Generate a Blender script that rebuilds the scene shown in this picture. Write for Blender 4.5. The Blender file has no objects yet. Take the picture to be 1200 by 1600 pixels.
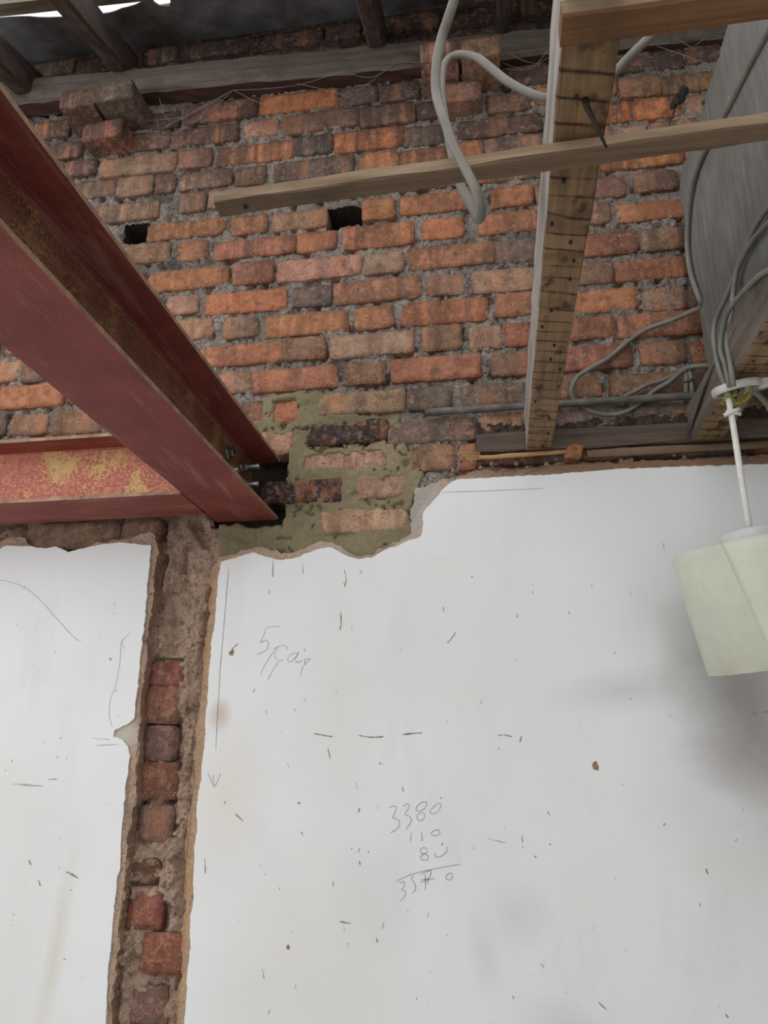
import bpy, bmesh, math, random
import numpy as np
from mathutils import Vector, Matrix
from mathutils.geometry import delaunay_2d_cdt
random.seed(1)
scene = bpy.context.scene
# ---------------------------------------------------------------- camera (phone, tilted up about 18 degrees, turned 8 degrees left)
CAM_AXES = [[0.989145, 0.146905, -0.003216], [-0.048833, 0.308001, -0.950132], [-0.138589, 0.939976, 0.311831]]
CAM_LENS = 26.1284
cam_d = bpy.data.cameras.new('camera'); cam = bpy.data.objects.new('camera', cam_d); scene.collection.objects.link(cam)
cam_d.sensor_fit = 'AUTO'; cam_d.sensor_width = 36; cam_d.lens = CAM_LENS; cam_d.clip_start = .02
r_, d_, f_ = [Vector(v) for v in CAM_AXES]
mw = Matrix((r_, -d_, -f_)).transposed().to_4x4(); mw.translation = Vector((0, -1.68, 1.60)); cam.matrix_world = mw
scene.camera = cam
# ---------------------------------------------------------------- light: the open roof lets in a bright overcast sky
world = bpy.data.worlds.new('world'); scene.world = world; world.use_nodes = True
bg = world.node_tree.nodes['Background']; bg.inputs['Color'].default_value = (.985, .99, 1.0, 1); bg.inputs['Strength'].default_value = 1.5
vs_ = scene.view_settings; vs_.view_transform = 'Standard'; vs_.look = 'None'; vs_.gamma = 1; vs_.use_curve_mapping = False; vs_.exposure = 0.07
# ---------------------------------------------------------------- measurements of the place, metres
BRICKS = [(-1.3592, -1.2389, 3.4467, 3.5094, 'o', 0), (-0.9691, -0.8785, 3.4304, 3.4941, 'd', 0), (-0.8603, -0.6301, 3.4295, 3.5015, 'd', 0), (-0.6281, -0.3839, 3.4346, 3.5017, 'b', 0), (-0.3706, -0.2626, 3.4291, 3.4953, 'g', 0), (-0.2549, -0.1376, 3.4195, 3.4874, 'd', 0), (0.1057, 0.2275, 3.4153, 3.4864, 'd', 0), (0.4192, 0.5183, 3.4201, 3.4921, 'd', 0), (0.5211, 0.6002, 3.4146, 3.4866, 'd', 0), (0.606, 0.6972, 3.4201, 3.489, 'd', 0), (-1.3043, -1.1842, 3.3612, 3.4172, 'n', 0), (-1.0346, -0.9003, 3.3532, 3.4206, 'd', 0), (-0.8979, -0.6853, 3.3468, 3.4134, 'n', 0), (-0.6688, -0.5612, 3.3522, 3.4107, 'p', 0), (-0.5546, -0.3195, 3.3494, 3.4214, 'n', 0), (-0.3139, -0.154, 3.335, 3.4062, 'n', 0), (-0.15, -0.0724, 3.342, 3.4009, 'd', 0), (0.0522, 0.177, 3.3323, 3.3949, 'd', 0), (0.1802, 0.264, 3.3452, 3.4072, 'o', 0), (0.3714, 0.409, 3.3444, 3.4064, 'o', 0), (0.4185, 0.5279, 3.3257, 3.3935, 'n', 0), (0.5316, 0.6717, 3.3251, 3.3878, 'y', 0), (-1.2287, -1.1281, 3.2829, 3.3389, 'n', 0), (-1.1144, -0.8731, 3.2604, 3.3287, 't', 0), (-0.8652, -0.7598, 3.2616, 3.3291, 'n', 0), (-0.7453, -0.5106, 3.2567, 3.3233, 'o', 0), (-0.5078, -0.3944, 3.2596, 3.3279, 'g', 0), (-0.3891, -0.1903, 3.2537, 3.3257, 'b', 0), (-0.1864, -0.0713, 3.2497, 3.3187, 'g', 0), (-0.0306, 0.201, 3.2497, 3.3132, 'd', 0), (0.365, 0.5681, 3.2457, 3.3141, 'b', 0), (0.5857, 0.6652, 3.2454, 3.3131, 'p', 0), (-1.1796, -1.06, 3.1971, 3.2574, 't', 0), (-1.0528, -0.9395, 3.1856, 3.2548, 't', 0), (-0.9302, -0.8693, 3.1845, 3.2485, 't', 0), (-0.8565, -0.697, 3.1843, 3.2455, 'p', 0), (-0.6821, -0.5923, 3.1772, 3.24, 'n', 0), (-0.5645, -0.333, 3.1743, 3.2409, 'g', 0), (-0.3146, -0.204, 3.1732, 3.2366, 'o', 0), (-0.1983, -0.0628, 3.1709, 3.2361, 'o', 0), (-0.0532, 0.0356, 3.1783, 3.2408, 'o', 0), (0.0417, 0.2051, 3.1749, 3.2413, 'g', 0), (0.3412, 0.3865, 3.1715, 3.2335, 'p', 0), (0.4056, 0.4752, 3.1711, 3.2331, 'p', 0), (0.4804, 0.6074, 3.1706, 3.2326, 't', 0), (-1.1222, -0.9122, 3.0984, 3.1613, 't', 0), (-0.8471, -0.7699, 3.1018, 3.1686, 't', 0), (-0.7596, -0.5983, 3.1078, 3.1695, 't', 0), (0.3436, 0.5569, 3.0875, 3.1549, 'b', 0), (-0.9402, -0.707, 3.0167, 3.075, 'o', 0), (-0.6849, -0.5784, 3.0047, 3.0666, 'o', 0), (-0.5622, -0.4079, 3.0043, 3.0656, 'n', 0), (-0.3043, -0.2162, 3.0047, 3.0737, 'o', 0), (-0.1981, 0.0157, 3.0111, 3.073, 'o', 0), (0.0509, 0.1596, 3.0052, 3.0661, 'o', 0), (0.3086, 0.4032, 3.004, 3.0702, 'p', 0), (0.424, 0.5327, 3.0044, 3.0638, 'n', 0), (0.5383, 0.5762, 3.0021, 3.0591, 'n', 0), (-1.0426, -0.8647, 2.9444, 3.0064, 'n', 0), (-0.8424, -0.7498, 2.9375, 3.001, 'r', 0), (-0.7333, -0.4952, 2.9274, 2.9878, 'r', 0), (-0.4886, -0.3773, 2.9236, 2.9875, 'r', 0), (-0.3559, -0.1643, 2.9148, 2.9868, 'o', 0), (-0.1376, -0.0287, 2.9264, 2.9888, 'o', 0), (0.013, 0.1709, 2.9219, 2.9876, 'o', 0), (0.2768, 0.3578, 2.923, 2.9897, 'p', 0), (0.3733, 0.5441, 2.9195, 2.9773, 'o', 0), (-0.9209, -0.6865, 2.8429, 2.9089, 'o', 0), (-0.6689, -0.5542, 2.8372, 2.9065, 'r', 0), (-0.5402, -0.3067, 2.8334, 2.8975, 'p', 0), (-0.298, -0.1915, 2.8304, 2.8957, 't', 0), (-0.1825, 0.0486, 2.8329, 2.9015, 'r', 0), (0.0528, 0.1701, 2.831, 2.9008, 'g', 0), (0.2608, 0.4119, 2.8251, 2.8917, 'o', 0), (0.4211, 0.5268, 2.823, 2.8869, 't', 0), (-0.8587, -0.7645, 2.7633, 2.8193, 't', 0), (-0.7428, -0.5141, 2.7491, 2.8146, 'o', 0), (-0.495, -0.3884, 2.7466, 2.8091, 'g', 0), (-0.3799, -0.15, 2.7446, 2.8123, 'r', 0), (-0.1326, -0.0318, 2.7495, 2.8124, 'n', 0), (-0.013, 0.1509, 2.7434, 2.8095, 't', 0), (0.2462, 0.3442, 2.7416, 2.8036, 't', 0), (0.3495, 0.5298, 2.7404, 2.8009, 'o', 0), (-0.8325, -0.7197, 2.6774, 2.74, 'p', 0), (-0.6853, -0.5894, 2.6706, 2.7324, 't', 0), (-0.5704, -0.3418, 2.6654, 2.7303, 'o', 0), (-0.3213, -0.2222, 2.6617, 2.7296, 'o', 0), (-0.2017, 0.024, 2.6633, 2.7304, 'o', 0), (0.0446, 0.1414, 2.6666, 2.7348, 'r', 0), (0.2312, 0.3974, 2.6579, 2.7229, 'o', 0), (0.4117, 0.5116, 2.6488, 2.7129, 't', 0), (0.5223, 0.5849, 2.656, 2.7143, 'n', 0), (-0.7376, -0.5165, 2.5881, 2.6483, 'o', 0), (-0.5137, -0.4008, 2.5869, 2.6522, 'n', 0), (-0.389, -0.1711, 2.5846, 2.649, 't', 0), (-0.146, -0.0459, 2.5833, 2.6544, 'n', 0), (-0.0247, 0.0542, 2.5772, 2.6438, 'p', 0), (0.0611, 0.1294, 2.5809, 2.6454, 'r', 0), (0.2092, 0.3312, 2.5832, 2.645, 'r', 0), (0.3415, 0.544, 2.5763, 2.6425, 'r', 0), (-0.6956, -0.602, 2.5068, 2.5694, 't', 0), (-0.5989, -0.3684, 2.5012, 2.5647, 'r', 0), (-0.3518, -0.2448, 2.5048, 2.5695, 'n', 0), (-0.2266, -0.0011, 2.4988, 2.5643, 'r', 0), (0.0264, 0.1239, 2.496, 2.5587, 'n', 0), (0.1874, 0.3639, 2.4987, 2.5623, 'r', 0), (0.386, 0.4926, 2.4971, 2.5581, 'n', 0), (0.5066, 0.5504, 2.4922, 2.5542, 'o', 0), (-0.625, -0.5594, 2.4144, 2.4823, 'n', 1), (-0.539, -0.4658, 2.4084, 2.4804, 'o', 1), (-0.4125, -0.1947, 2.4204, 2.4797, 't', 0), (-0.1865, -0.0773, 2.4201, 2.4787, 'g', 0), (-0.05, 0.1125, 2.4184, 2.4779, 'g', 0), (0.1661, 0.2872, 2.4243, 2.483, 'n', 0), (0.3061, 0.4943, 2.421, 2.4789, 'n', 0), (-0.5653, -0.4778, 2.3244, 2.3864, 'p', 1), (-0.4538, -0.239, 2.3426, 2.4023, 'k', 1), (-0.2357, -0.0193, 2.3314, 2.3917, 'g', 0), (-0.012, 0.1141, 2.3327, 2.3947, 'p', 0), (0.164, 0.3469, 2.3316, 2.3936, 'g', 0), (0.3521, 0.4994, 2.3307, 2.3927, 'g', 0), (-0.4579, -0.2345, 2.2671, 2.3253, 'p', 1), (-0.1838, -0.0729, 2.2586, 2.3206, 'n', 0), (-0.0619, -0.0203, 2.2581, 2.3201, 'o', 0), (-0.5536, -0.3584, 2.1911, 2.2483, 'k', 1), (-0.3108, -0.1895, 2.1933, 2.2546, 'p', 1), (-0.4048, -0.1923, 2.1083, 2.1664, 'p', 1), (-1.3757, -1.2765, 2.5976, 2.6651, 'p', 0), (-1.2637, -1.1762, 2.5845, 2.6465, 't', 0), (-1.3605, -1.1285, 2.5068, 2.576, 'o', 0), (-1.2739, -1.1636, 2.425, 2.4865, 'n', 0), (-1.1499, -1.0066, 2.4192, 2.4912, 'n', 0), (-1.1668, -0.9206, 2.0992, 2.1674, 'n', 0), (-0.9121, -0.8145, 2.1042, 2.1662, 'n', 0), (-1.574, -1.466, 2.2756, 2.3396, 'g', 0), (-1.455, -1.347, 2.2746, 2.3386, 'n', 0), (-1.336, -1.11, 2.2737, 2.3377, 'g', 0), (-1.099, -0.991, 2.2718, 2.3358, 'd', 0), (-0.98, -0.872, 2.2708, 2.3348, 'd', 0), (-0.0093, 0.2167, 2.2631, 2.3271, 'd', 0), (0.2277, 0.3357, 2.2612, 2.3252, 'n', 0), (0.3467, 0.5727, 2.2602, 2.3242, 'g', 0), (0.5837, 0.8097, 2.2583, 2.3223, 'd', 0), (0.8207, 0.909, 2.2564, 2.3204, 'g', 0), (-1.574, -1.466, 2.3506, 2.4146, 'd', 0), (-1.455, -1.229, 2.3496, 2.4136, 'g', 0), (-1.218, -0.992, 2.3477, 2.4117, 'd', 0), (-0.981, -0.873, 2.3458, 2.4098, 'g', 0), (0.5104, 0.7364, 2.3339, 2.3979, 'n', 0), (0.7474, 0.909, 2.332, 2.396, 'd', 0), (-1.574, -1.348, 2.4306, 2.4946, 'g', 0), (-1.337, -1.2849, 2.4287, 2.4927, 'g', 0), (-0.9956, -0.7696, 2.426, 2.49, 'd', 0), (-0.7586, -0.636, 2.4241, 2.4881, 'd', 0), (0.5053, 0.7313, 2.414, 2.478, 'g', 0), (0.7423, 0.8503, 2.4121, 2.4761, 'n', 0), (-1.574, -1.3715, 2.5126, 2.5766, 'n', 0), (-1.1175, -0.8915, 2.5089, 2.5729, 'n', 0), (-0.8805, -0.7066, 2.507, 2.571, 'o', 0), (0.5614, 0.7874, 2.4955, 2.5595, 'r', 0), (0.7984, 0.909, 2.4936, 2.5576, 'd', 0), (-1.574, -1.3867, 2.5966, 2.6606, 'o', 0), (-1.1652, -0.9392, 2.5933, 2.6573, 'd', 0), (-0.9282, -0.8202, 2.5914, 2.6554, 'r', 0), (-0.8092, -0.7486, 2.5905, 2.6545, 'o', 0), (0.555, 0.663, 2.5796, 2.6436, 'n', 0), (0.674, 0.782, 2.5786, 2.6426, 'd', 0), (0.793, 0.909, 2.5777, 2.6417, 'o', 0), (-1.574, -1.348, 2.6786, 2.7426, 'n', 0), (-1.337, -1.111, 2.6767, 2.7407, 'd', 0), (-1.1, -0.8435, 2.6748, 2.7388, 'o', 0), (0.1524, 0.2202, 2.6648, 2.7288, 't', 0), (0.5959, 0.7039, 2.6612, 2.7252, 'n', 0), (0.7149, 0.909, 2.6603, 2.7243, 'r', 0), (-1.574, -1.348, 2.7606, 2.8246, 't', 0), (-1.337, -1.111, 2.7587, 2.8227, 'o', 0), (-1.1, -0.992, 2.7568, 2.8208, 'o', 0), (-0.981, -0.8697, 2.7558, 2.8198, 't', 0), (0.1619, 0.2352, 2.7467, 2.8107, 'o', 0), (0.5408, 0.7668, 2.7437, 2.8077, 'n', 0), (0.7778, 0.909, 2.7418, 2.8058, 'o', 0), (-1.574, -1.466, 2.8466, 2.9106, 'g', 0), (-1.455, -1.347, 2.8456, 2.9096, 't', 0), (-1.336, -1.228, 2.8447, 2.9087, 'o', 0), (-1.217, -0.991, 2.8437, 2.9077, 'n', 0), (0.1811, 0.2498, 2.8326, 2.8966, 'n', 0), (0.5378, 0.7638, 2.8297, 2.8937, 'r', 0), (0.7748, 0.909, 2.8278, 2.8918, 'd', 0), (-1.574, -1.466, 2.9356, 2.9996, 'n', 0), (-1.455, -1.229, 2.9346, 2.9986, 't', 0), (-1.218, -1.11, 2.9327, 2.9967, 'o', 0), (0.1819, 0.2658, 2.9215, 2.9855, 't', 0), (0.5551, 0.7811, 2.9186, 2.9826, 'n', 0), (0.7921, 0.909, 2.9167, 2.9807, 'o', 0), (-1.574, -1.348, 3.0176, 3.0816, 'r', 0), (-1.337, -1.111, 3.0157, 3.0797, 'd', 0), (0.1706, 0.2976, 3.0036, 3.0676, 'o', 0), (0.5872, 0.8132, 3.0003, 3.0643, 'r', 0), (0.8242, 0.909, 2.9984, 3.0624, 'o', 0), (-1.574, -1.466, 3.1056, 3.1696, 'o', 0), (-1.455, -1.229, 3.1046, 3.1686, 'n', 0), (-1.218, -1.1332, 3.1027, 3.1667, 'o', 0), (-0.5873, -0.3613, 3.0977, 3.1617, 'n', 0), (-0.3503, -0.1243, 3.0958, 3.1598, 'n', 0), (-0.1133, 0.1127, 3.0939, 3.1579, 'r', 0), (0.1237, 0.3326, 3.092, 3.156, 'g', 0), (0.5679, 0.7939, 3.0885, 3.1525, 'o', 0), (0.8049, 0.909, 3.0866, 3.1506, 'n', 0), (-1.574, -1.348, 3.1906, 3.2546, 'r', 0), (-1.337, -1.1906, 3.1887, 3.2527, 'r', 0), (0.2161, 0.3302, 3.1763, 3.2403, 'n', 0), (0.6184, 0.7264, 3.1731, 3.2371, 'n', 0), (0.7374, 0.909, 3.1721, 3.2361, 'r', 0), (-1.574, -1.348, 3.2706, 3.3346, 't', 0), (-1.337, -1.2397, 3.2687, 3.3327, 'n', 0), (0.212, 0.354, 3.2563, 3.3203, 'n', 0), (0.6762, 0.909, 3.2526, 3.3166, 'n', 0), (-1.574, -1.466, 3.3636, 3.4276, 'g', 0), (-1.455, -1.3153, 3.3626, 3.4266, 'd', 0), (0.275, 0.3604, 3.3488, 3.4128, 'n', 0), (0.6827, 0.7907, 3.3455, 3.4095, 'g', 0), (0.8017, 0.909, 3.3446, 3.4086, 'd', 0), (-1.574, -1.3702, 3.4426, 3.5066, 'g', 0), (0.2385, 0.4082, 3.4281, 3.4921, 'g', 0), (0.7082, 0.8162, 3.4243, 3.4883, 'n', 0), (0.8272, 0.909, 3.4234, 3.4874, 'd', 0), (-1.55, -1.324, 3.6193, 3.6833, 'n', 0), (-1.313, -1.087, 3.6157, 3.6797, 'd', 0), (-1.076, -0.968, 3.6121, 3.6761, 'd', 0), (-0.957, -0.731, 3.6104, 3.6744, 'd', 0), (-0.72, -0.494, 3.6068, 3.6708, 'g', 0), (-0.483, -0.375, 3.6032, 3.6672, 'g', 0), (-0.364, -0.138, 3.6015, 3.6655, 'd', 0), (-0.127, 0.099, 3.5979, 3.6619, 'd', 0), (0.11, 0.218, 3.5943, 3.6583, 'd', 0), (0.229, 0.455, 3.5926, 3.6566, 'n', 0), (0.466, 0.692, 3.589, 3.653, 'g', 0), (0.703, 0.811, 3.5855, 3.6495, 'd', 0), (-1.49, -1.264, 3.7024, 3.7664, 'g', 0), (-1.253, -1.027, 3.6988, 3.7628, 'd', 0), (-1.016, -0.908, 3.6952, 3.7592, 'g', 0), (-0.897, -0.671, 3.6935, 3.7575, 'd', 0), (-0.66, -0.434, 3.6899, 3.7539, 'n', 0), (-0.423, -0.315, 3.6863, 3.7503, 'd', 0), (-0.304, -0.078, 3.6846, 3.7486, 'n', 0), (-0.067, 0.159, 3.681, 3.745, 'n', 0), (0.17, 0.278, 3.6775, 3.7415, 'd', 0), (0.289, 0.515, 3.6757, 3.7397, 'n', 0), (0.526, 0.752, 3.6721, 3.7361, 'd', 0), (-1.43, -1.322, 3.7855, 3.8495, 'd', 0), (-1.311, -1.085, 3.7837, 3.8477, 'g', 0), (-1.074, -0.848, 3.7801, 3.8441, 'g', 0), (-0.837, -0.729, 3.7766, 3.8406, 'n', 0), (-0.718, -0.492, 3.7748, 3.8388, 'g', 0), (-0.481, -0.255, 3.7712, 3.8352, 'n', 0), (-0.244, -0.136, 3.7677, 3.8317, 'd', 0), (-0.125, 0.101, 3.7659, 3.8299, 'g', 0), (0.112, 0.338, 3.7623, 3.8263, 'g', 0), (0.349, 0.457, 3.7588, 3.8228, 'n', 0), (0.468, 0.694, 3.757, 3.821, 'n', 0), (0.705, 0.931, 3.7534, 3.8174, 'd', 0)]
CORBELS = [(-1.208, -1.098, 3.434, 3.499, 0.112, 'n', 2), (-1.088, -0.972, 3.434, 3.503, 0.118, 'g', -3), (-1.148, -1.022, 3.3520000000000003, 3.418, 0.066, 'r', -4), (-0.124, -0.021, 3.415, 3.482, 0.124, 'p', 0), (-0.011, 0.093, 3.412, 3.482, 0.12, 'n', 0), (-0.062, 0.037, 3.335, 3.402, 0.056, 'n', 0)]
CHASE_BRICKS = [(-0.803, -0.7301, 1.7614, 1.8118, 'r', 2), (-0.8053, -0.7239, 1.6777, 1.7528, 'o', 2), (-0.7997, -0.7319, 1.5964, 1.6635, 'n', 2), (-0.8065, -0.7246, 1.5121, 1.5826, 'o', 2), (-0.7943, -0.7272, 1.4267, 1.4922, 'n', 2), (-0.8123, -0.7505, 1.3423, 1.384, 'n', 2), (-0.8051, -0.7343, 1.2537, 1.3173, 'r', 2), (-0.7606, -0.6802, 1.1717, 1.2402, 'r', 2), (-0.776, -0.7093, 1.0794, 1.1419, 'n', 2)]
HOLES = [(-1.0169, -0.9427, 3.0202, 3.0852), (-0.4055, -0.3063, 2.9991, 3.0645)]
LEFT_SKIM = [(-2.4, 2.1097), (-1.2297, 2.1032), (-1.2115, 2.1109), (-1.1419, 2.1044), (-1.1113, 2.0981), (-1.0772, 2.1016), (-1.0389, 2.0867), (-1.0088, 2.092), (-0.9841, 2.0992), (-0.9302, 2.1034), (-0.8829, 2.1029), (-0.8235, 2.0937), (-0.8223, 2.0164), (-0.8209, 1.9072), (-0.8227, 1.8319), (-0.8229, 1.7295), (-0.8243, 1.684), (-0.8426, 1.6673), (-0.853, 1.6632), (-0.8695, 1.6577), (-0.8694, 1.6437), (-0.8488, 1.6394), (-0.8315, 1.6227), (-0.8247, 1.6034), (-0.8279, 1.5224), (-0.8265, 1.4439), (-0.8223, 1.3677), (-0.8264, 1.3526), (-0.8268, 1.2693), (-0.8256, 1.1632), (-0.8202, 1.0839), (-0.8164, 0.0), (-2.4, 0.0)]
LEFT_BASE = [(-2.4, 2.1357), (-1.2376, 2.1256), (-1.2038, 2.1359), (-1.164, 2.1307), (-1.1455, 2.1029), (-1.1146, 2.0949), (-1.0803, 2.0984), (-1.0417, 2.0818), (-1.0117, 2.0888), (-0.9728, 2.1053), (-0.9308, 2.11), (-0.8888, 2.1131), (-0.87, 2.1271), (-0.8365, 2.1289), (-0.8153, 2.118), (-0.8064, 2.0783), (-0.8088, 2.0014), (-0.8092, 1.9233), (-0.8127, 1.8775), (-0.8098, 1.8175), (-0.8118, 1.7298), (-0.809, 1.6588), (-0.8079, 1.576), (-0.8038, 1.5089), (-0.8101, 1.4564), (-0.8092, 1.3546), (-0.8137, 1.3296), (-0.8112, 1.2565), (-0.8117, 1.1622), (-0.8107, 1.0825), (-0.8085, 0.0), (-2.4, 0.0)]
RIGHT_SKIM = [(-0.6519, 0.0), (-0.6526, 1.0906), (-0.6538, 1.1689), (-0.6503, 1.2266), (-0.6555, 1.2735), (-0.6524, 1.3216), (-0.6579, 1.4077), (-0.6547, 1.4583), (-0.6592, 1.4969), (-0.653, 1.5493), (-0.6513, 1.6436), (-0.6511, 1.7413), (-0.6518, 1.8575), (-0.6452, 1.9173), (-0.6453, 2.0097), (-0.6413, 2.0442), (-0.6145, 2.051), (-0.5626, 2.0647), (-0.5223, 2.0503), (-0.4906, 2.0427), (-0.444, 2.0502), (-0.3979, 2.0686), (-0.3747, 2.0692), (-0.3514, 2.0572), (-0.3282, 2.0438), (-0.3053, 2.0382), (-0.275, 2.0385), (-0.2448, 2.0557), (-0.207, 2.0695), (-0.1768, 2.0806), (-0.1587, 2.086), (-0.154, 2.0951), (-0.1516, 2.1437), (-0.119, 2.1802), (-0.0909, 2.2124), (-0.0678, 2.2224), (0.0372, 2.2227), (0.1332, 2.2218), (0.3142, 2.2267), (0.6253, 2.2185), (2.2, 2.2178), (2.2, 0.0)]
RIGHT_BASE = [(-0.6742, 0.0), (-0.6726, 1.0881), (-0.6715, 1.2014), (-0.6732, 1.3202), (-0.679, 1.4067), (-0.6745, 1.4577), (-0.6761, 1.5491), (-0.6733, 1.6439), (-0.6718, 1.7421), (-0.6699, 1.8589), (-0.6656, 1.9496), (-0.6643, 2.0197), (-0.6523, 2.0557), (-0.6049, 2.0697), (-0.5654, 2.0791), (-0.5252, 2.0726), (-0.4931, 2.0617), (-0.4462, 2.0692), (-0.3997, 2.0861), (-0.3763, 2.0819), (-0.3529, 2.0746), (-0.3295, 2.0547), (-0.3065, 2.0491), (-0.276, 2.0494), (-0.2456, 2.0651), (-0.2076, 2.0821), (-0.1848, 2.0952), (-0.1795, 2.1486), (-0.1678, 2.206), (-0.1401, 2.2142), (-0.103, 2.2283), (-0.0877, 2.2291), (-0.0219, 2.2431), (0.135, 2.2432), (0.3171, 2.2464), (0.6304, 2.2392), (2.2, 2.2383), (2.2, 0.0)]
FRESH_ZONE = [(-0.6622, 2.1123), (-0.6597, 2.1953), (-0.541, 2.3084), (-0.5689, 2.3628), (-0.6232, 2.4204), (-0.608, 2.4558), (-0.5411, 2.4948), (-0.4471, 2.4911), (-0.3964, 2.4907), (-0.3783, 2.4206), (-0.2468, 2.4181), (-0.2064, 2.408), (-0.2343, 2.3403), (-0.1677, 2.3188), (-0.1462, 2.2869), (-0.1534, 2.2422), (-0.173, 2.1859), (-0.1858, 2.1541), (-0.1747, 2.0821), (-0.2177, 2.0371), (-0.34, 2.0265), (-0.5123, 2.0334), (-0.649, 2.0388)]
CHASE_ZONE = [(-0.8259, 0.0), (-0.8236, 1.1931), (-0.8199, 1.3522), (-0.8215, 1.6453), (-0.8283, 1.9739), (-0.8312, 2.1367), (-2.4, 2.1111), (-2.4, 2.2172), (-0.9058, 2.1946), (-0.6836, 2.1797), (-0.6468, 2.128), (-0.6474, 2.0149), (-0.6489, 1.8757), (-0.6524, 1.6441), (-0.6605, 1.4565), (-0.659, 1.2573), (-0.6503, 0.0)]
STRIP_ZONE = [(-0.0923, 2.214), (-0.0727, 2.249), (-0.02, 2.299), (2.2, 2.2878), (2.2, 2.1805)]
RIDGES = [([(-0.8162, 2.0863), (-0.8151, 1.9734), (-0.8141, 1.8648), (-0.8152, 1.812)], 0.0077, 0.016), ([(-0.7863, 2.0524), (-0.7825, 1.9409), (-0.7839, 1.8188)], 0.0124, 0.012), ([(-0.7793, 2.0847), (-0.7611, 2.0112)], 0.0155, 0.012), ([(-0.6793, 2.0082), (-0.6889, 1.9226), (-0.6942, 1.8468)], 0.0109, 0.016), ([(-0.713, 1.9233), (-0.7088, 1.8321), (-0.7085, 1.7152), (-0.7075, 1.5757), (-0.7109, 1.4431), (-0.7161, 1.2922)], 0.0217, 0.01), ([(-0.8033, 1.4033), (-0.8011, 1.315), (-0.8022, 1.1938), (-0.7962, 1.0784)], 0.0124, 0.012), ([(-0.7527, 1.4168), (-0.7221, 1.4044), (-0.7218, 1.3539)], 0.0186, 0.014), ([(-0.8032, 2.0726), (-0.8009, 1.9967)], 0.0062, -0.035), ([(-0.8077, 1.8014), (-0.8119, 1.6878), (-0.8126, 1.5758), (-0.8089, 1.4551)], 0.0077, -0.035), ([(-0.8035, 1.3374), (-0.7553, 1.3383)], 0.0046, -0.03), ([(-0.7761, 1.4281), (-0.7295, 1.4364)], 0.0046, -0.03), ([(-0.8041, 1.672), (-0.7388, 1.6714)], 0.0039, -0.03), ([(-0.7421, 1.5084), (-0.7269, 1.5058)], 0.0077, -0.04), ([(-0.8063, 1.8193), (-0.7281, 1.8177)], 0.0046, -0.025), ([(-0.8091, 1.321), (-0.8074, 1.2535)], 0.0062, -0.025), ([(-0.732, 2.157), (-0.698, 2.1057)], 0.0155, -0.035), ([(-0.8137, 2.1661), (-0.8077, 2.1024)], 0.0062, -0.03), ([(-0.7523, 2.0999), (-0.7517, 2.0349)], 0.0046, -0.02)]
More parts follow.
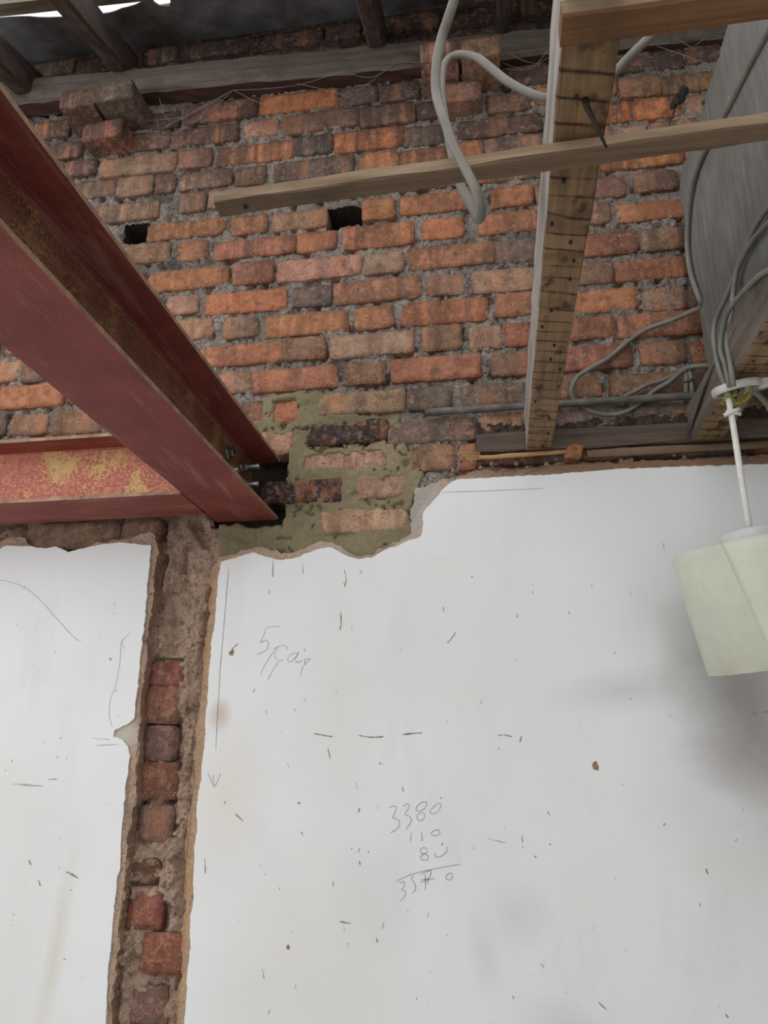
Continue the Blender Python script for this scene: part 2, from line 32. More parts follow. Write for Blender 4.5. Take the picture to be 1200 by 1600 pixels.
WRITING = [([(-0.2347, 1.4962), (-0.2279, 1.5), (-0.2218, 1.4994), (-0.2212, 1.4925), (-0.228, 1.4782), (-0.2196, 1.4752), (-0.2136, 1.4684), (-0.2164, 1.4592), (-0.2249, 1.4523), (-0.2333, 1.4483)], 0.0015), ([(-0.2059, 1.4995), (-0.1998, 1.5042), (-0.1934, 1.5027), (-0.1952, 1.4949), (-0.2027, 1.4846), (-0.1934, 1.4809), (-0.1895, 1.4732), (-0.1936, 1.464), (-0.2004, 1.4556)], 0.0015), ([(-0.157, 1.5085), (-0.1671, 1.5075), (-0.1783, 1.4981), (-0.1765, 1.4903), (-0.1657, 1.4929), (-0.1572, 1.5013), (-0.157, 1.5085)], 0.0015), ([(-0.1675, 1.4888), (-0.1766, 1.4826), (-0.1754, 1.4734), (-0.1678, 1.4725), (-0.1616, 1.4796), (-0.1632, 1.4858), (-0.1675, 1.4888)], 0.0015), ([(-0.1354, 1.5045), (-0.149, 1.4921), (-0.1475, 1.4859), (-0.1392, 1.4866), (-0.1289, 1.4962), (-0.128, 1.5055), (-0.1354, 1.5055)], 0.0015), ([(-0.1898, 1.4502), (-0.1921, 1.432)], 0.0015), ([(-0.1688, 1.4511), (-0.1672, 1.4353), (-0.1695, 1.4362)], 0.0015), ([(-0.14, 1.4544), (-0.148, 1.45), (-0.1461, 1.4446), (-0.1369, 1.4441), (-0.1302, 1.4493), (-0.1334, 1.4545), (-0.14, 1.4544)], 0.0015), ([(-0.1573, 1.4188), (-0.1655, 1.4211), (-0.1715, 1.4156), (-0.1673, 1.4097), (-0.1591, 1.4113), (-0.1573, 1.4179)], 0.0015), ([(-0.164, 1.4097), (-0.1707, 1.4036), (-0.1676, 1.3977), (-0.1577, 1.3987), (-0.1553, 1.4047), (-0.1634, 1.4097)], 0.0015), ([(-0.1168, 1.4232), (-0.1163, 1.4178), (-0.1231, 1.4088), (-0.1347, 1.4038), (-0.1418, 1.4061), (-0.141, 1.4115)], 0.0015), ([(-0.2223, 1.3574), (-0.191, 1.3706), (-0.1516, 1.3801), (-0.0902, 1.3914)], 0.0015), ([(-0.2148, 1.3534), (-0.2075, 1.3571), (-0.2043, 1.3542), (-0.207, 1.3468), (-0.211, 1.3417), (-0.2035, 1.3389), (-0.2046, 1.3308), (-0.2135, 1.3219)], 0.0015), ([(-0.1851, 1.3686), (-0.1911, 1.3632), (-0.1863, 1.3574), (-0.1822, 1.3473), (-0.1849, 1.3399), (-0.1905, 1.3369)], 0.0015), ([(-0.173, 1.37), (-0.1615, 1.3755), (-0.15, 1.3772), (-0.1552, 1.3639), (-0.1593, 1.3535)], 0.0015), ([(-0.1622, 1.3726), (-0.1628, 1.3418)], 0.0015), ([(-0.1732, 1.3562), (-0.1585, 1.3609), (-0.1428, 1.3641)], 0.0015), ([(-0.1722, 1.3606), (-0.1552, 1.3639)], 0.0015), ([(-0.1121, 1.3749), (-0.1194, 1.3698), (-0.1189, 1.363), (-0.1115, 1.3623), (-0.1065, 1.3682), (-0.1096, 1.3735), (-0.1121, 1.3749)], 0.0015), ([(-0.484, 1.8837), (-0.5186, 1.8837), (-0.5249, 1.8666), (-0.5332, 1.8487), (-0.5208, 1.8542), (-0.5137, 1.8443), (-0.5196, 1.8299), (-0.5409, 1.8216)], 0.00127), ([(-0.502, 1.8319), (-0.4872, 1.8398), (-0.4721, 1.8394), (-0.4678, 1.8311)], 0.00127), ([(-0.4921, 1.8365), (-0.4975, 1.8197), (-0.4909, 1.8076), (-0.4759, 1.8087)], 0.00127), ([(-0.4994, 1.8294), (-0.5149, 1.8057), (-0.5296, 1.7782)], 0.00127), ([(-0.4883, 1.8051), (-0.5, 1.7863), (-0.5115, 1.7651)], 0.00127), ([(-0.4465, 1.8234), (-0.4614, 1.8189), (-0.4669, 1.8071), (-0.4583, 1.8045), (-0.4463, 1.8162), (-0.4426, 1.8243), (-0.4485, 1.8091), (-0.4433, 1.8018), (-0.4311, 1.8063)], 0.00127), ([(-0.4258, 1.7967), (-0.4262, 1.8086), (-0.4138, 1.8093)], 0.00127), ([(-0.4124, 1.8107), (-0.4306, 1.792), (-0.4359, 1.7732)], 0.00127)]
PENCIL = [([(-0.6207, 2.0244), (-0.6238, 1.8568), (-0.6255, 1.7695), (-0.6237, 1.6135)], 0.00161), ([(-0.626, 1.5626), (-0.6213, 1.5375), (-0.6086, 1.5653)], 0.00138), ([(-0.638, 1.5653), (-0.6228, 1.5375)], 0.00127), ([(-0.1066, 2.1923), (-0.0016, 2.1896), (0.1308, 2.1885)], 0.00115)]
SCUFFS = [([(-0.6549, 2.0336), (-0.6559, 2.0022)], 0.00184), ([(-0.5111, 2.0467), (-0.5108, 2.0046), (-0.5078, 2.0076)], 0.00184), ([(-0.4372, 2.0327), (-0.4379, 2.0064)], 0.0015), ([(-0.3385, 2.0133), (-0.3336, 1.9903), (-0.3379, 1.9707)], 0.00184), ([(-0.3021, 2.0119), (-0.2959, 1.9995)], 0.00184), ([(-0.3461, 1.9157), (-0.3442, 1.8906), (-0.3469, 1.8717)], 0.00253), ([(-0.0844, 1.8604), (-0.0947, 1.8465), (-0.1035, 1.8368)], 0.00253), ([(-0.402, 1.6473), (-0.3704, 1.6417), (-0.359, 1.6403)], 0.00299), ([(-0.3023, 1.6426), (-0.2741, 1.6384), (-0.2461, 1.6396)], 0.00276), ([(-0.2071, 1.6433), (-0.1835, 1.6457), (-0.1627, 1.6469)], 0.00391), ([(-0.3699, 1.6177), (-0.3637, 1.594)], 0.00172), ([(-0.2573, 1.5859), (-0.2518, 1.5833)], 0.00402), ([(-0.4319, 1.5071), (-0.429, 1.5033)], 0.0046), ([(-0.5945, 1.5076), (-0.5971, 1.5024)], 0.0046), ([(-0.044, 1.9869), (-0.0427, 1.9839)], 0.00345), ([(-0.2094, 1.8266), (-0.208, 1.8237)], 0.00402), ([(-0.4216, 1.7226), (-0.4258, 1.7171)], 0.0023), ([(-0.5699, 1.482), (-0.5519, 1.4681)], 0.00575), ([(0.0891, 1.4915), (0.0949, 1.483)], 0.00287), ([(0.3143, 1.4705), (0.3164, 1.4682)], 0.00517), ([(0.3836, 1.3908), (0.3858, 1.3807)], 0.00345), ([(0.1602, 1.1584), (0.1742, 1.1464)], 0.00391), ([(0.3853, 1.1484), (0.39, 1.1425)], 0.00345), ([(0.0579, 1.2197), (0.0635, 1.2123)], 0.00287), ([(-0.0027, 1.6392), (0.0082, 1.6417), (0.0266, 1.6377)], 0.0023), ([(0.0466, 1.6389), (0.0419, 1.6261)], 0.0023), ([(-0.0012, 1.616), (-0.0027, 1.6122)], 0.00368), ([(-0.3377, 1.2814), (-0.3152, 1.2785)], 0.00276), ([(-0.299, 1.3943), (-0.2963, 1.3859)], 0.00287), ([(-0.5861, 1.847), (-0.6008, 1.8356)], 0.00287), ([(-1.1012, 1.542), (-1.0536, 1.5407)], 0.00253), ([(-1.088, 1.5392), (-1.025, 1.538)], 0.00138), ([(-1.0161, 1.5516), (-0.9928, 1.553)], 0.0023), ([(-0.9189, 1.6412), (-0.8762, 1.6368)], 0.00138), ([(-0.9089, 1.6244), (-0.855, 1.6269)], 0.00115), ([(-1.037, 1.3859), (-1.0306, 1.3745)], 0.00276), ([(-1.008, 1.3457), (-1.0018, 1.3344)], 0.00345), ([(-0.946, 1.3631), (-0.9319, 1.3583), (-0.916, 1.3511)], 0.00368), ([(-0.8983, 1.8216), (-0.8959, 1.8155)], 0.00345), ([(-1.0006, 1.6403), (-0.9963, 1.6431)], 0.0023), ([(-0.9982, 1.6012), (-1.0023, 1.597)], 0.00299), ([(-0.6325, 1.3943), (-0.6288, 1.3647)], 0.0023), ([(-0.4956, 1.1912), (-0.4908, 1.1744)], 0.00161), ([(-0.2803, 1.4127), (-0.2776, 1.4091)], 0.00287), ([(-0.1275, 1.4291), (-0.1249, 1.4267)], 0.00287), ([(0.0887, 1.4317), (0.0923, 1.4294)], 0.00276), ([(-0.0334, 1.4398), (0.0023, 1.4318)], 0.00138), ([(0.0351, 1.4465), (0.0367, 1.4311)], 0.00184), ([(0.0581, 1.4089), (0.0617, 1.4055)], 0.00287), ([(-0.1193, 1.2642), (-0.1207, 1.2608)], 0.0023), ([(-0.2629, 1.2547), (-0.2603, 1.2457)], 0.00276), ([(-0.2472, 1.2836), (-0.2512, 1.2698)], 0.00161), ([(-0.2082, 1.5397), (-0.2042, 1.5271)], 0.00184), ([(-0.1277, 1.5173), (-0.1264, 1.5148)], 0.00345), ([(-0.3011, 1.4864), (-0.2984, 1.4965)], 0.00299), ([(0.5298, 1.6817), (0.5423, 1.6828)], 0.00276), ([(0.5107, 1.6769), (0.5214, 1.6831)], 0.00253), ([(0.2975, 1.9397), (0.2993, 1.9311)], 0.00184), ([(0.3796, 2.0463), (0.3803, 2.0287)], 0.00161), ([(0.3512, 1.6799), (0.3495, 1.6761)], 0.0023), ([(0.166, 1.9), (0.1627, 1.8931)], 0.00172), ([(-0.0557, 1.6273), (-0.0553, 1.6261)], 0.00123), ([(-0.063, 1.4272), (-0.0616, 1.4178)], 0.00169), ([(0.2547, 1.8108), (0.2513, 1.8047)], 0.001), ([(-0.319, 1.8824), (-0.3189, 1.8708)], 0.00089), ([(0.1635, 1.284), (0.1619, 1.2809)], 0.00106), ([(-0.3277, 1.2688), (-0.3292, 1.2656)], 0.00196), ([(-0.1307, 1.6566), (-0.1301, 1.6554)], 0.00192), ([(-0.5375, 1.6249), (-0.5374, 1.6235)], 0.0011), ([(0.2071, 1.239), (0.2065, 1.238)], 0.00096), ([(0.0459, 1.2007), (0.0462, 1.1997)], 0.00193), ([(-0.4259, 1.1679), (-0.4256, 1.1591)], 0.00143), ([(0.4344, 1.5846), (0.4344, 1.5834)], 0.00169), ([(-0.412, 1.1515), (-0.4122, 1.1504)], 0.00087), ([(0.0355, 1.427), (0.0366, 1.4236)], 0.00174), ([(0.0908, 1.9472), (0.0878, 1.9405)], 0.00201), ([(-0.3156, 1.4186), (-0.3137, 1.4154)], 0.00187), ([(0.0019, 1.4608), (0.001, 1.4572)], 0.00094), ([(0.4, 1.6314), (0.4004, 1.629)], 0.00205), ([(0.0908, 1.9632), (0.0893, 1.9591)], 0.00081), ([(-0.4739, 1.7752), (-0.4735, 1.7738)], 0.00119), ([(-0.2611, 1.4996), (-0.2582, 1.494)], 0.00179), ([(0.3093, 1.5196), (0.3085, 1.5172)], 0.00152), ([(-0.5112, 1.3847), (-0.5081, 1.3791)], 0.00145), ([(0.4535, 1.4688), (0.4543, 1.4655)], 0.00102), ([(0.3712, 1.726), (0.372, 1.7237)], 0.00114), ([(-0.4113, 1.8755), (-0.4107, 1.8741)], 0.00088), ([(-0.3511, 1.6146), (-0.3515, 1.6107)], 0.00117), ([(-0.0316, 1.7145), (-0.0369, 1.705)], 0.00118), ([(-0.4588, 1.5865), (-0.4544, 1.5766)], 0.00177), ([(-0.1566, 1.2003), (-0.1555, 1.1972)], 0.00178), ([(0.3845, 1.5223), (0.3848, 1.5212)], 0.00116), ([(-0.4346, 1.2617), (-0.4354, 1.2595)], 0.00179), ([(-0.3399, 1.9844), (-0.3373, 1.9771)], 0.00155), ([(0.0528, 1.8995), (0.0517, 1.8881)], 0.002), ([(-0.0002, 1.165), (0.0038, 1.1575)], 0.00193), ([(0.0281, 1.4961), (0.028, 1.4949)], 0.00191), ([(0.0381, 1.1559), (0.039, 1.1541)], 0.00172), ([(-0.4663, 1.3419), (-0.4658, 1.336)], 0.00193), ([(0.2113, 1.3712), (0.2122, 1.3692)], 0.00192), ([(-0.3199, 1.2451), (-0.3222, 1.2362)], 0.00143), ([(-0.3083, 1.4091), (-0.3077, 1.408)], 0.00166), ([(-0.1117, 1.9188), (-0.1085, 1.9077)], 0.00176), ([(-0.5173, 1.9729), (-0.5182, 1.9608)], 0.00148), ([(-0.552, 1.2772), (-0.5511, 1.2738)], 0.00082), ([(0.4483, 1.4449), (0.4448, 1.4397)], 0.00186), ([(-0.4757, 1.6527), (-0.4748, 1.6501)], 0.00105), ([(-0.34, 1.8834), (-0.3394, 1.882)], 0.00128), ([(0.2424, 1.5444), (0.242, 1.5408)], 0.00191), ([(-0.5228, 1.9991), (-0.5235, 1.9962)], 0.00082), ([(-0.2968, 1.4192), (-0.3016, 1.4104)], 0.00182), ([(-0.5402, 1.7473), (-0.5438, 1.7367)], 0.00191), ([(0.1198, 1.3677), (0.1201, 1.3666)], 0.00182), ([(0.4473, 1.2937), (0.4467, 1.2927)], 0.00191), ([(0.3754, 1.1597), (0.3764, 1.1569)], 0.00136), ([(-0.1071, 1.6747), (-0.1077, 1.6681)], 0.00135), ([(-0.5118, 1.6986), (-0.5109, 1.6876)], 0.00138), ([(-0.1438, 1.6679), (-0.1432, 1.6667)], 0.00102), ([(0.045, 1.7972), (0.0443, 1.7945)], 0.002), ([(-0.4762, 1.1222), (-0.4805, 1.1142)], 0.00177), ([(0.3632, 1.3316), (0.3648, 1.3232)], 0.00178), ([(-0.4991, 1.3663), (-0.4987, 1.3639)], 0.0019), ([(-0.2192, 1.2397), (-0.2193, 1.2386)], 0.00139), ([(-0.5708, 1.163), (-0.5699, 1.1609)], 0.00082), ([(-0.429, 1.8324), (-0.4259, 1.8257)], 0.00163), ([(-0.1435, 1.1997), (-0.1436, 1.1975)], 0.00145), ([(-0.1845, 1.154), (-0.1827, 1.1489)], 0.00152), ([(0.2759, 1.2963), (0.2765, 1.2942)], 0.00082), ([(0.2184, 1.9568), (0.2179, 1.9497)], 0.00195), ([(0.2742, 1.7149), (0.2759, 1.7088)], 0.00141), ([(-0.4171, 1.3603), (-0.4174, 1.3591)], 0.00149), ([(-0.37, 1.2793), (-0.3702, 1.2782)], 0.00138), ([(-0.2, 1.308), (-0.1978, 1.3027)], 0.00108), ([(-0.3531, 1.3555), (-0.3521, 1.346)], 0.00207), ([(0.4167, 1.3464), (0.4166, 1.3453)], 0.00128), ([(0.2659, 1.2142), (0.2658, 1.2121)], 0.00151), ([(0.3738, 1.1621), (0.3747, 1.1593)], 0.00113), ([(-0.3048, 1.5416), (-0.305, 1.5314)], 0.00082), ([(0.1682, 1.6597), (0.1687, 1.6572)], 0.00084), ([(0.207, 1.4452), (0.205, 1.442)], 0.00116), ([(-0.4487, 1.701), (-0.4452, 1.6948)], 0.00184), ([(-0.3069, 1.5463), (-0.3077, 1.5425)], 0.00102), ([(-0.4233, 1.4489), (-0.4197, 1.4394)], 0.00197), ([(-0.156, 1.3018), (-0.1601, 1.2932)], 0.001), ([(-0.1618, 1.1449), (-0.1615, 1.1417)], 0.00133), ([(0.2202, 1.2504), (0.2178, 1.2418)], 0.00092), ([(0.4666, 1.5013), (0.4676, 1.4922)], 0.00178), ([(0.3489, 1.4871), (0.3482, 1.486)], 0.00162), ([(-0.0737, 1.1695), (-0.0732, 1.1685)], 0.00106), ([(0.2388, 1.7319), (0.239, 1.7306)], 0.00103), ([(0.1017, 1.1723), (0.102, 1.1692)], 0.00121), ([(0.4134, 1.4745), (0.4143, 1.4725)], 0.00092), ([(-0.3507, 1.7374), (-0.3533, 1.731)], 0.00126), ([(-0.9334, 1.3279), (-0.926, 1.3266)], 0.00154), ([(-0.902, 1.9544), (-0.9028, 1.9468)], 0.00118), ([(-0.8836, 1.1689), (-0.8796, 1.1639)], 0.00084), ([(-0.862, 1.6907), (-0.8608, 1.6865)], 0.00126), ([(-0.9581, 1.9586), (-0.9563, 1.9557)], 0.00123), ([(-1.0319, 1.6318), (-1.0398, 1.6314)], 0.00133), ([(-0.9666, 1.9513), (-0.9617, 1.9494)], 0.00124), ([(-1.1246, 1.5727), (-1.123, 1.5701)], 0.00181), ([(-1.1483, 1.9952), (-1.147, 1.9939)], 0.00134), ([(-1.0178, 2.0172), (-1.0173, 2.0156)], 0.0012), ([(-0.9777, 1.1076), (-0.9764, 1.1071)], 0.00135), ([(-0.9758, 1.8654), (-0.9777, 1.8632)], 0.00101), ([(-0.9632, 1.3729), (-0.9622, 1.3692)], 0.00182), ([(-0.929, 1.1971), (-0.9218, 1.1963)], 0.00165), ([(-1.0582, 1.2834), (-1.0617, 1.2814)], 0.00088), ([(-0.9701, 1.4314), (-0.9699, 1.4288)], 0.00183), ([(-0.9902, 1.5942), (-0.99, 1.5928)], 0.0014), ([(-1.152, 1.7223), (-1.1527, 1.7211)], 0.0017), ([(-0.9869, 1.7406), (-0.9871, 1.7363)], 0.00081), ([(-0.8685, 1.5022), (-0.8671, 1.4983)], 0.00114), ([(-1.0402, 1.3342), (-1.0371, 1.3311)], 0.00115), ([(-1.0539, 1.2585), (-1.0581, 1.2574)], 0.00175), ([(-0.8725, 1.7479), (-0.8781, 1.7435)], 0.00164), ([(-1.1133, 1.5945), (-1.1108, 1.5876)], 0.00127), ([(-1.1561, 1.8007), (-1.1574, 1.7999)], 0.0014), ([(-1.0559, 1.267), (-1.0597, 1.2653)], 0.00081), ([(-1.0378, 1.8385), (-1.0417, 1.8362)], 0.00175), ([(-1.0532, 1.2786), (-1.0566, 1.2763)], 0.00146), ([(-1.0904, 1.8089), (-1.0919, 1.8064)], 0.00132), ([(-0.9768, 1.5989), (-0.9792, 1.5956)], 0.00129), ([(-1.0642, 1.9278), (-1.0616, 1.9254)], 0.00156), ([(-1.145, 2.0044), (-1.1455, 2.0013)], 0.00128), ([(-1.1494, 1.9113), (-1.151, 1.9039)], 0.00137), ([(-0.9311, 1.8742), (-0.9291, 1.8715)], 0.00118), ([(-0.9025, 1.9275), (-0.8976, 1.9261)], 0.00139), ([(-0.9194, 1.4715), (-0.9199, 1.4704)], 0.00145)]
CRACKS = [([(-1.2154, 2.0214), (-1.1701, 2.0099), (-1.1272, 1.989), (-1.0844, 1.9541), (-1.0452, 1.9168), (-1.0033, 1.8785), (-0.9798, 1.8626)], 0.00115), ([(-0.8519, 1.8806), (-0.8736, 1.8585), (-0.8722, 1.818), (-0.8758, 1.7665), (-0.8865, 1.7232), (-0.8838, 1.6875), (-0.8733, 1.6647)], 0.00115), ([(-0.8736, 1.8585), (-0.8635, 1.8402)], 0.00115)]
RUST_SPOTS = [(-0.5927, 1.6596, 0.024), (-0.6002, 1.8269, 0.0075), (0.1919, 1.5788, 0.009), (-0.444, 1.2325, 0.0045)]
CABLE_LOOP = [[0.0017, -1.02, 2.532], [-0.0084, -1.0, 2.4961], [-0.0194, -0.99, 2.4681], [-0.0286, -0.98, 2.4501], [-0.036, -0.98, 2.4095], [-0.0378, -0.98, 2.369], [-0.0343, -0.985, 2.3383], [-0.028, -0.99, 2.3079], [-0.02, -0.99, 2.2736], [-0.0113, -0.99, 2.2493], [-0.0027, -0.99, 2.2254], [0.005, -0.99, 2.2021], [0.0084, -0.98, 2.1882], [0.008, -0.96, 2.1907], [0.0053, -0.935, 2.2125], [-0.0031, -0.915, 2.2512], [-0.0127, -0.905, 2.2837], [-0.0199, -0.9, 2.3195], [-0.0247, -0.9, 2.3513], [-0.0289, -0.895, 2.3886], [-0.0326, -0.89, 2.4215], [-0.0351, -0.89, 2.4554], [-0.0342, -0.89, 2.4893], [-0.0291, -0.89, 2.5116], [-0.0181, -0.89, 2.5237], [-0.0047, -0.895, 2.519], [0.015, -0.9, 2.5039], [0.0311, -0.905, 2.4783], [0.0506, -0.91, 2.4471], [0.0737, -0.915, 2.4193], [0.1005, -0.92, 2.3978], [0.14, -0.92, 2.3945], [0.1675, -0.925, 2.4003], [0.1855, -0.93, 2.4158], [0.203, -0.94, 2.4275], [0.2215, -0.95, 2.4376], [0.2437, -0.96, 2.4506], [0.2628, -0.97, 2.4711], [0.2776, -0.98, 2.5188]]
CABLE_TANK = [[0.497, -0.7398, 2.7175], [0.497, -0.683, 2.7337], [0.497, -0.5923, 2.7589], [0.497, -0.4878, 2.7822], [0.497, -0.3931, 2.8071], [0.495, -0.319, 2.824], [0.493, -0.2632, 2.8278], [0.492, -0.2138, 2.8154], [0.492, -0.1661, 2.7843], [0.492, -0.1273, 2.7254], [0.492, -0.1264, 2.6556], [0.4935, -0.15, 2.5792], [0.5023, -0.135, 2.5665], [0.4953, -0.11, 2.5734], [0.4572, -0.05, 2.588], [0.4033, -0.02, 2.5854], [0.3549, -0.02, 2.5543], [0.3059, -0.02, 2.5146], [0.2496, -0.025, 2.4818], [0.2248, -0.03, 2.4604], [0.2131, -0.02, 2.4356], [0.2186, -0.0085, 2.4153], [0.2364, -0.0085, 2.3952], [0.2648, -0.0085, 2.3779], [0.2968, -0.0085, 2.3705], [0.3356, -0.0085, 2.376], [0.378, -0.009, 2.4028], [0.4086, -0.015, 2.4244], [0.4403, -0.025, 2.4386], [0.4708, -0.025, 2.4631], [0.4938, -0.03, 2.4703], [0.5243, -0.06, 2.4545], [0.5375, -0.08, 2.4357]]
CABLE_WALL = [[0.2914, -0.018, 2.3898], [0.3178, -0.018, 2.4029], [0.352, -0.017, 2.4194], [0.3877, -0.017, 2.4369], [0.4179, -0.017, 2.4446], [0.4484, -0.017, 2.4557], [0.4751, -0.02, 2.4655], [0.4993, -0.025, 2.4709], [0.5201, -0.05, 2.457]]
ROSE_CABLES = [[[0.488, -0.7213, 2.4302], [0.488, -0.5735, 2.4689], [0.488, -0.5123, 2.4795], [0.488, -0.457, 2.4775], [0.487, -0.4063, 2.4704], [0.484, -0.3777, 2.4411], [0.48, -0.3694, 2.413], [0.472, -0.3567, 2.3726], [0.467, -0.3497, 2.348], [0.462, -0.3623, 2.296], [0.463, -0.3567, 2.2521]], [[0.49, -0.7266, 2.4019], [0.49, -0.5581, 2.4502], [0.49, -0.4872, 2.4706], [0.489, -0.4248, 2.4737], [0.486, -0.3773, 2.4626], [0.482, -0.3302, 2.4517], [0.478, -0.2903, 2.4427], [0.472, -0.2699, 2.4143], [0.462, -0.294, 2.3413], [0.462, -0.3185, 2.268]], [[0.466, -0.7108, 2.2775], [0.464, -0.5807, 2.3415], [0.463, -0.5346, 2.3584], [0.462, -0.4783, 2.3719], [0.462, -0.4043, 2.3864], [0.461, -0.3609, 2.3767], [0.46, -0.3305, 2.3446], [0.459, -0.3415, 2.3079], [0.461, -0.3425, 2.2583]]]
CABLE_RIGHT = [[0.5144, -0.31, 2.26], [0.5376, -0.28, 2.2597], [0.5645, -0.24, 2.2522], [0.6179, -0.16, 2.214]]
SHEET_EDGE = [(-1.3693, -0.2158), (-1.3387, -0.2151), (-1.3099, -0.2118), (-1.283, -0.2061), (-1.2577, -0.1978), (-1.2306, -0.192), (-1.2018, -0.1888), (-1.1276, -0.1759), (-1.0474, -0.1732), (-1.0249, -0.177), (-1.0012, -0.1833), (-0.9804, -0.1845), (-0.9583, -0.1882), (-0.9157, -0.2013), (-0.899, -0.2032), (-0.8956, -0.1861), (-0.8874, -0.1705), (-0.8632, -0.1626), (-0.8524, -0.177), (-0.8373, -0.2171), (-0.8077, -0.2875)]
SEAM = [(-0.8345, -0.0061), (-0.8218, -0.0842), (-0.8077, -0.1621), (-0.7984, -0.209)]
TILE_BATTEN = [[-1.3853, -0.2221, 3.6887], [-1.203, -0.2119, 3.6924], [-1.3484, -0.2705, 3.6711], [-1.1646, -0.2696, 3.6714]]
DUST = [0.1929, -1.115, 2.1747]
# ---------------------------------------------------------------- helpers
C = bpy.context.scene.collection
RAW = {}

def lin(c):
    return tuple((v/255/12.92 if v/255 <= .04045 else ((v/255+.055)/1.055)**2.4) for v in c) + (1.0,)

def _h(ix, iy, seed):
    n = (ix.astype(np.int64)*374761393 + iy.astype(np.int64)*668265263 + seed*1442695041) & 0xffffffff
    n = ((n ^ (n >> 13))*1274126177) & 0xffffffff
    n = (n ^ (n >> 16)) & 0xffff
    return n/32767.5 - 1.0

def vnoise(x, y, seed=0):
    x = np.asarray(x, float); y = np.asarray(y, float)
    ix = np.floor(x).astype(int); iy = np.floor(y).astype(int)
    fx = x-ix; fy = y-iy
    fx = fx*fx*(3-2*fx); fy = fy*fy*(3-2*fy)
    a = _h(ix, iy, seed); b = _h(ix+1, iy, seed); c = _h(ix, iy+1, seed); d = _h(ix+1, iy+1, seed)
    return (a*(1-fx)+b*fx)*(1-fy) + (c*(1-fx)+d*fx)*fy

def fbm(x, y, scale, octv=4, seed=0, gain=.55):
    t = 0; amp = 1; s = 0
    for o in range(octv):
        t = t + amp*vnoise(np.asarray(x)*scale, np.asarray(y)*scale, seed+o*17); s += amp
        amp *= gain; scale *= 2.03
    return t/s

def inside(x, y, poly):
    r = np.zeros(x.shape, bool); n = len(poly)
    for i in range(n):
        x1, y1 = poly[i]; x2, y2 = poly[(i+1) % n]
        if y1 == y2: continue
        c = ((y1 > y) != (y2 > y)) & (x < (x2-x1)*(y-y1)/(y2-y1)+x1)
        r ^= c
    return r

def mesh_obj(name, verts, faces, mat, parent=None, smooth=True, loc=None, fmat=None):
    me = bpy.data.meshes.new(name)
    me.from_pydata([tuple(v) for v in verts], [], [tuple(f) for f in faces])
    for mm in (mat if isinstance(mat, (list, tuple)) else [mat]): me.materials.append(mm)
    if fmat is not None: me.polygons.foreach_set('material_index', fmat)
    if smooth: me.polygons.foreach_set('use_smooth', [True]*len(me.polygons))
    me.update()
    o = bpy.data.objects.new(name, me); C.objects.link(o)
    if parent: o.parent = parent
    if loc is not None: o.location = loc
    return o

def bm_obj(name, bm, mat, parent=None, smooth=False, loc=None):
    bmesh.ops.recalc_face_normals(bm, faces=bm.faces)
    me = bpy.data.meshes.new(name); bm.to_mesh(me); bm.free()
    for mm in (mat if isinstance(mat, (list, tuple)) else [mat]): me.materials.append(mm)
    if smooth: me.polygons.foreach_set('use_smooth', [True]*len(me.polygons))
    o = bpy.data.objects.new(name, me); C.objects.link(o)
    if parent: o.parent = parent
    if loc is not None: o.location = loc
    return o

def tag(o, label=None, cat=None, group=None, kind=None):
    if label: o['label'] = label
    if cat: o['category'] = cat
    if group: o['group'] = group
    if kind: o['kind'] = kind
    return o

def empty(name, loc):
    o = bpy.data.objects.new(name, None); o.location = loc; o.empty_display_size = .05; C.objects.link(o); return o

def box(bm, a, b, mi=0):
    vs = [bm.verts.new((x, y, z)) for x in (a[0], b[0]) for y in (a[1], b[1]) for z in (a[2], b[2])]
    fs = [(0,1,3,2),(4,6,7,5),(0,4,5,1),(2,3,7,6),(0,2,6,4),(1,5,7,3)]
    r = []
    for f in fs:
        q = bm.faces.new([vs[i] for i in f]); q.material_index = mi; r.append(q)
    return r

def smooth_path(pts, n=5):
    P = [Vector(p) for p in pts]; out = []
    for i in range(len(P)-1):
        p0 = P[max(i-1,0)]; p1 = P[i]; p2 = P[i+1]; p3 = P[min(i+2,len(P)-1)]
        for k in range(n):
            t = k/n
            out.append(.5*((2*p1)+(p2-p0)*t+(2*p0-5*p1+4*p2-p3)*t*t+(3*p1-p0-3*p2+p3)*t**3))
    out.append(P[-1]); return out

def tube(bm, pts, r, seg=8, flat=None, cap=True, mi=0):
    """sweeps a round (or flat oval) section along pts"""
    P = [Vector(p) for p in pts]; rings = []
    up = Vector((0,0,1)); prev = None
    for i, p in enumerate(P):
        t = (P[min(i+1,len(P)-1)]-P[max(i-1,0)]).normalized()
        if prev is None:
            a = t.cross(up)
            if a.length < .1: a = t.cross(Vector((1,0,0)))
            a.normalize()
        else:
            a = (prev - t*prev.dot(t)).normalized()
        prev = a; b = t.cross(a)
        rr = r[i] if isinstance(r,(list,tuple)) else r
        fl = flat or 1
        rings.append([bm.verts.new(p + a*math.cos(2*math.pi*k/seg)*rr*fl + b*math.sin(2*math.pi*k/seg)*rr) for k in range(seg)])
    for i in range(len(rings)-1):
        for k in range(seg):
            f = bm.faces.new((rings[i][k], rings[i][(k+1)%seg], rings[i+1][(k+1)%seg], rings[i+1][k])); f.smooth = True; f.material_index = mi
    if cap:
        bm.faces.new(rings[0][::-1]).material_index = mi; bm.faces.new(rings[-1]).material_index = mi

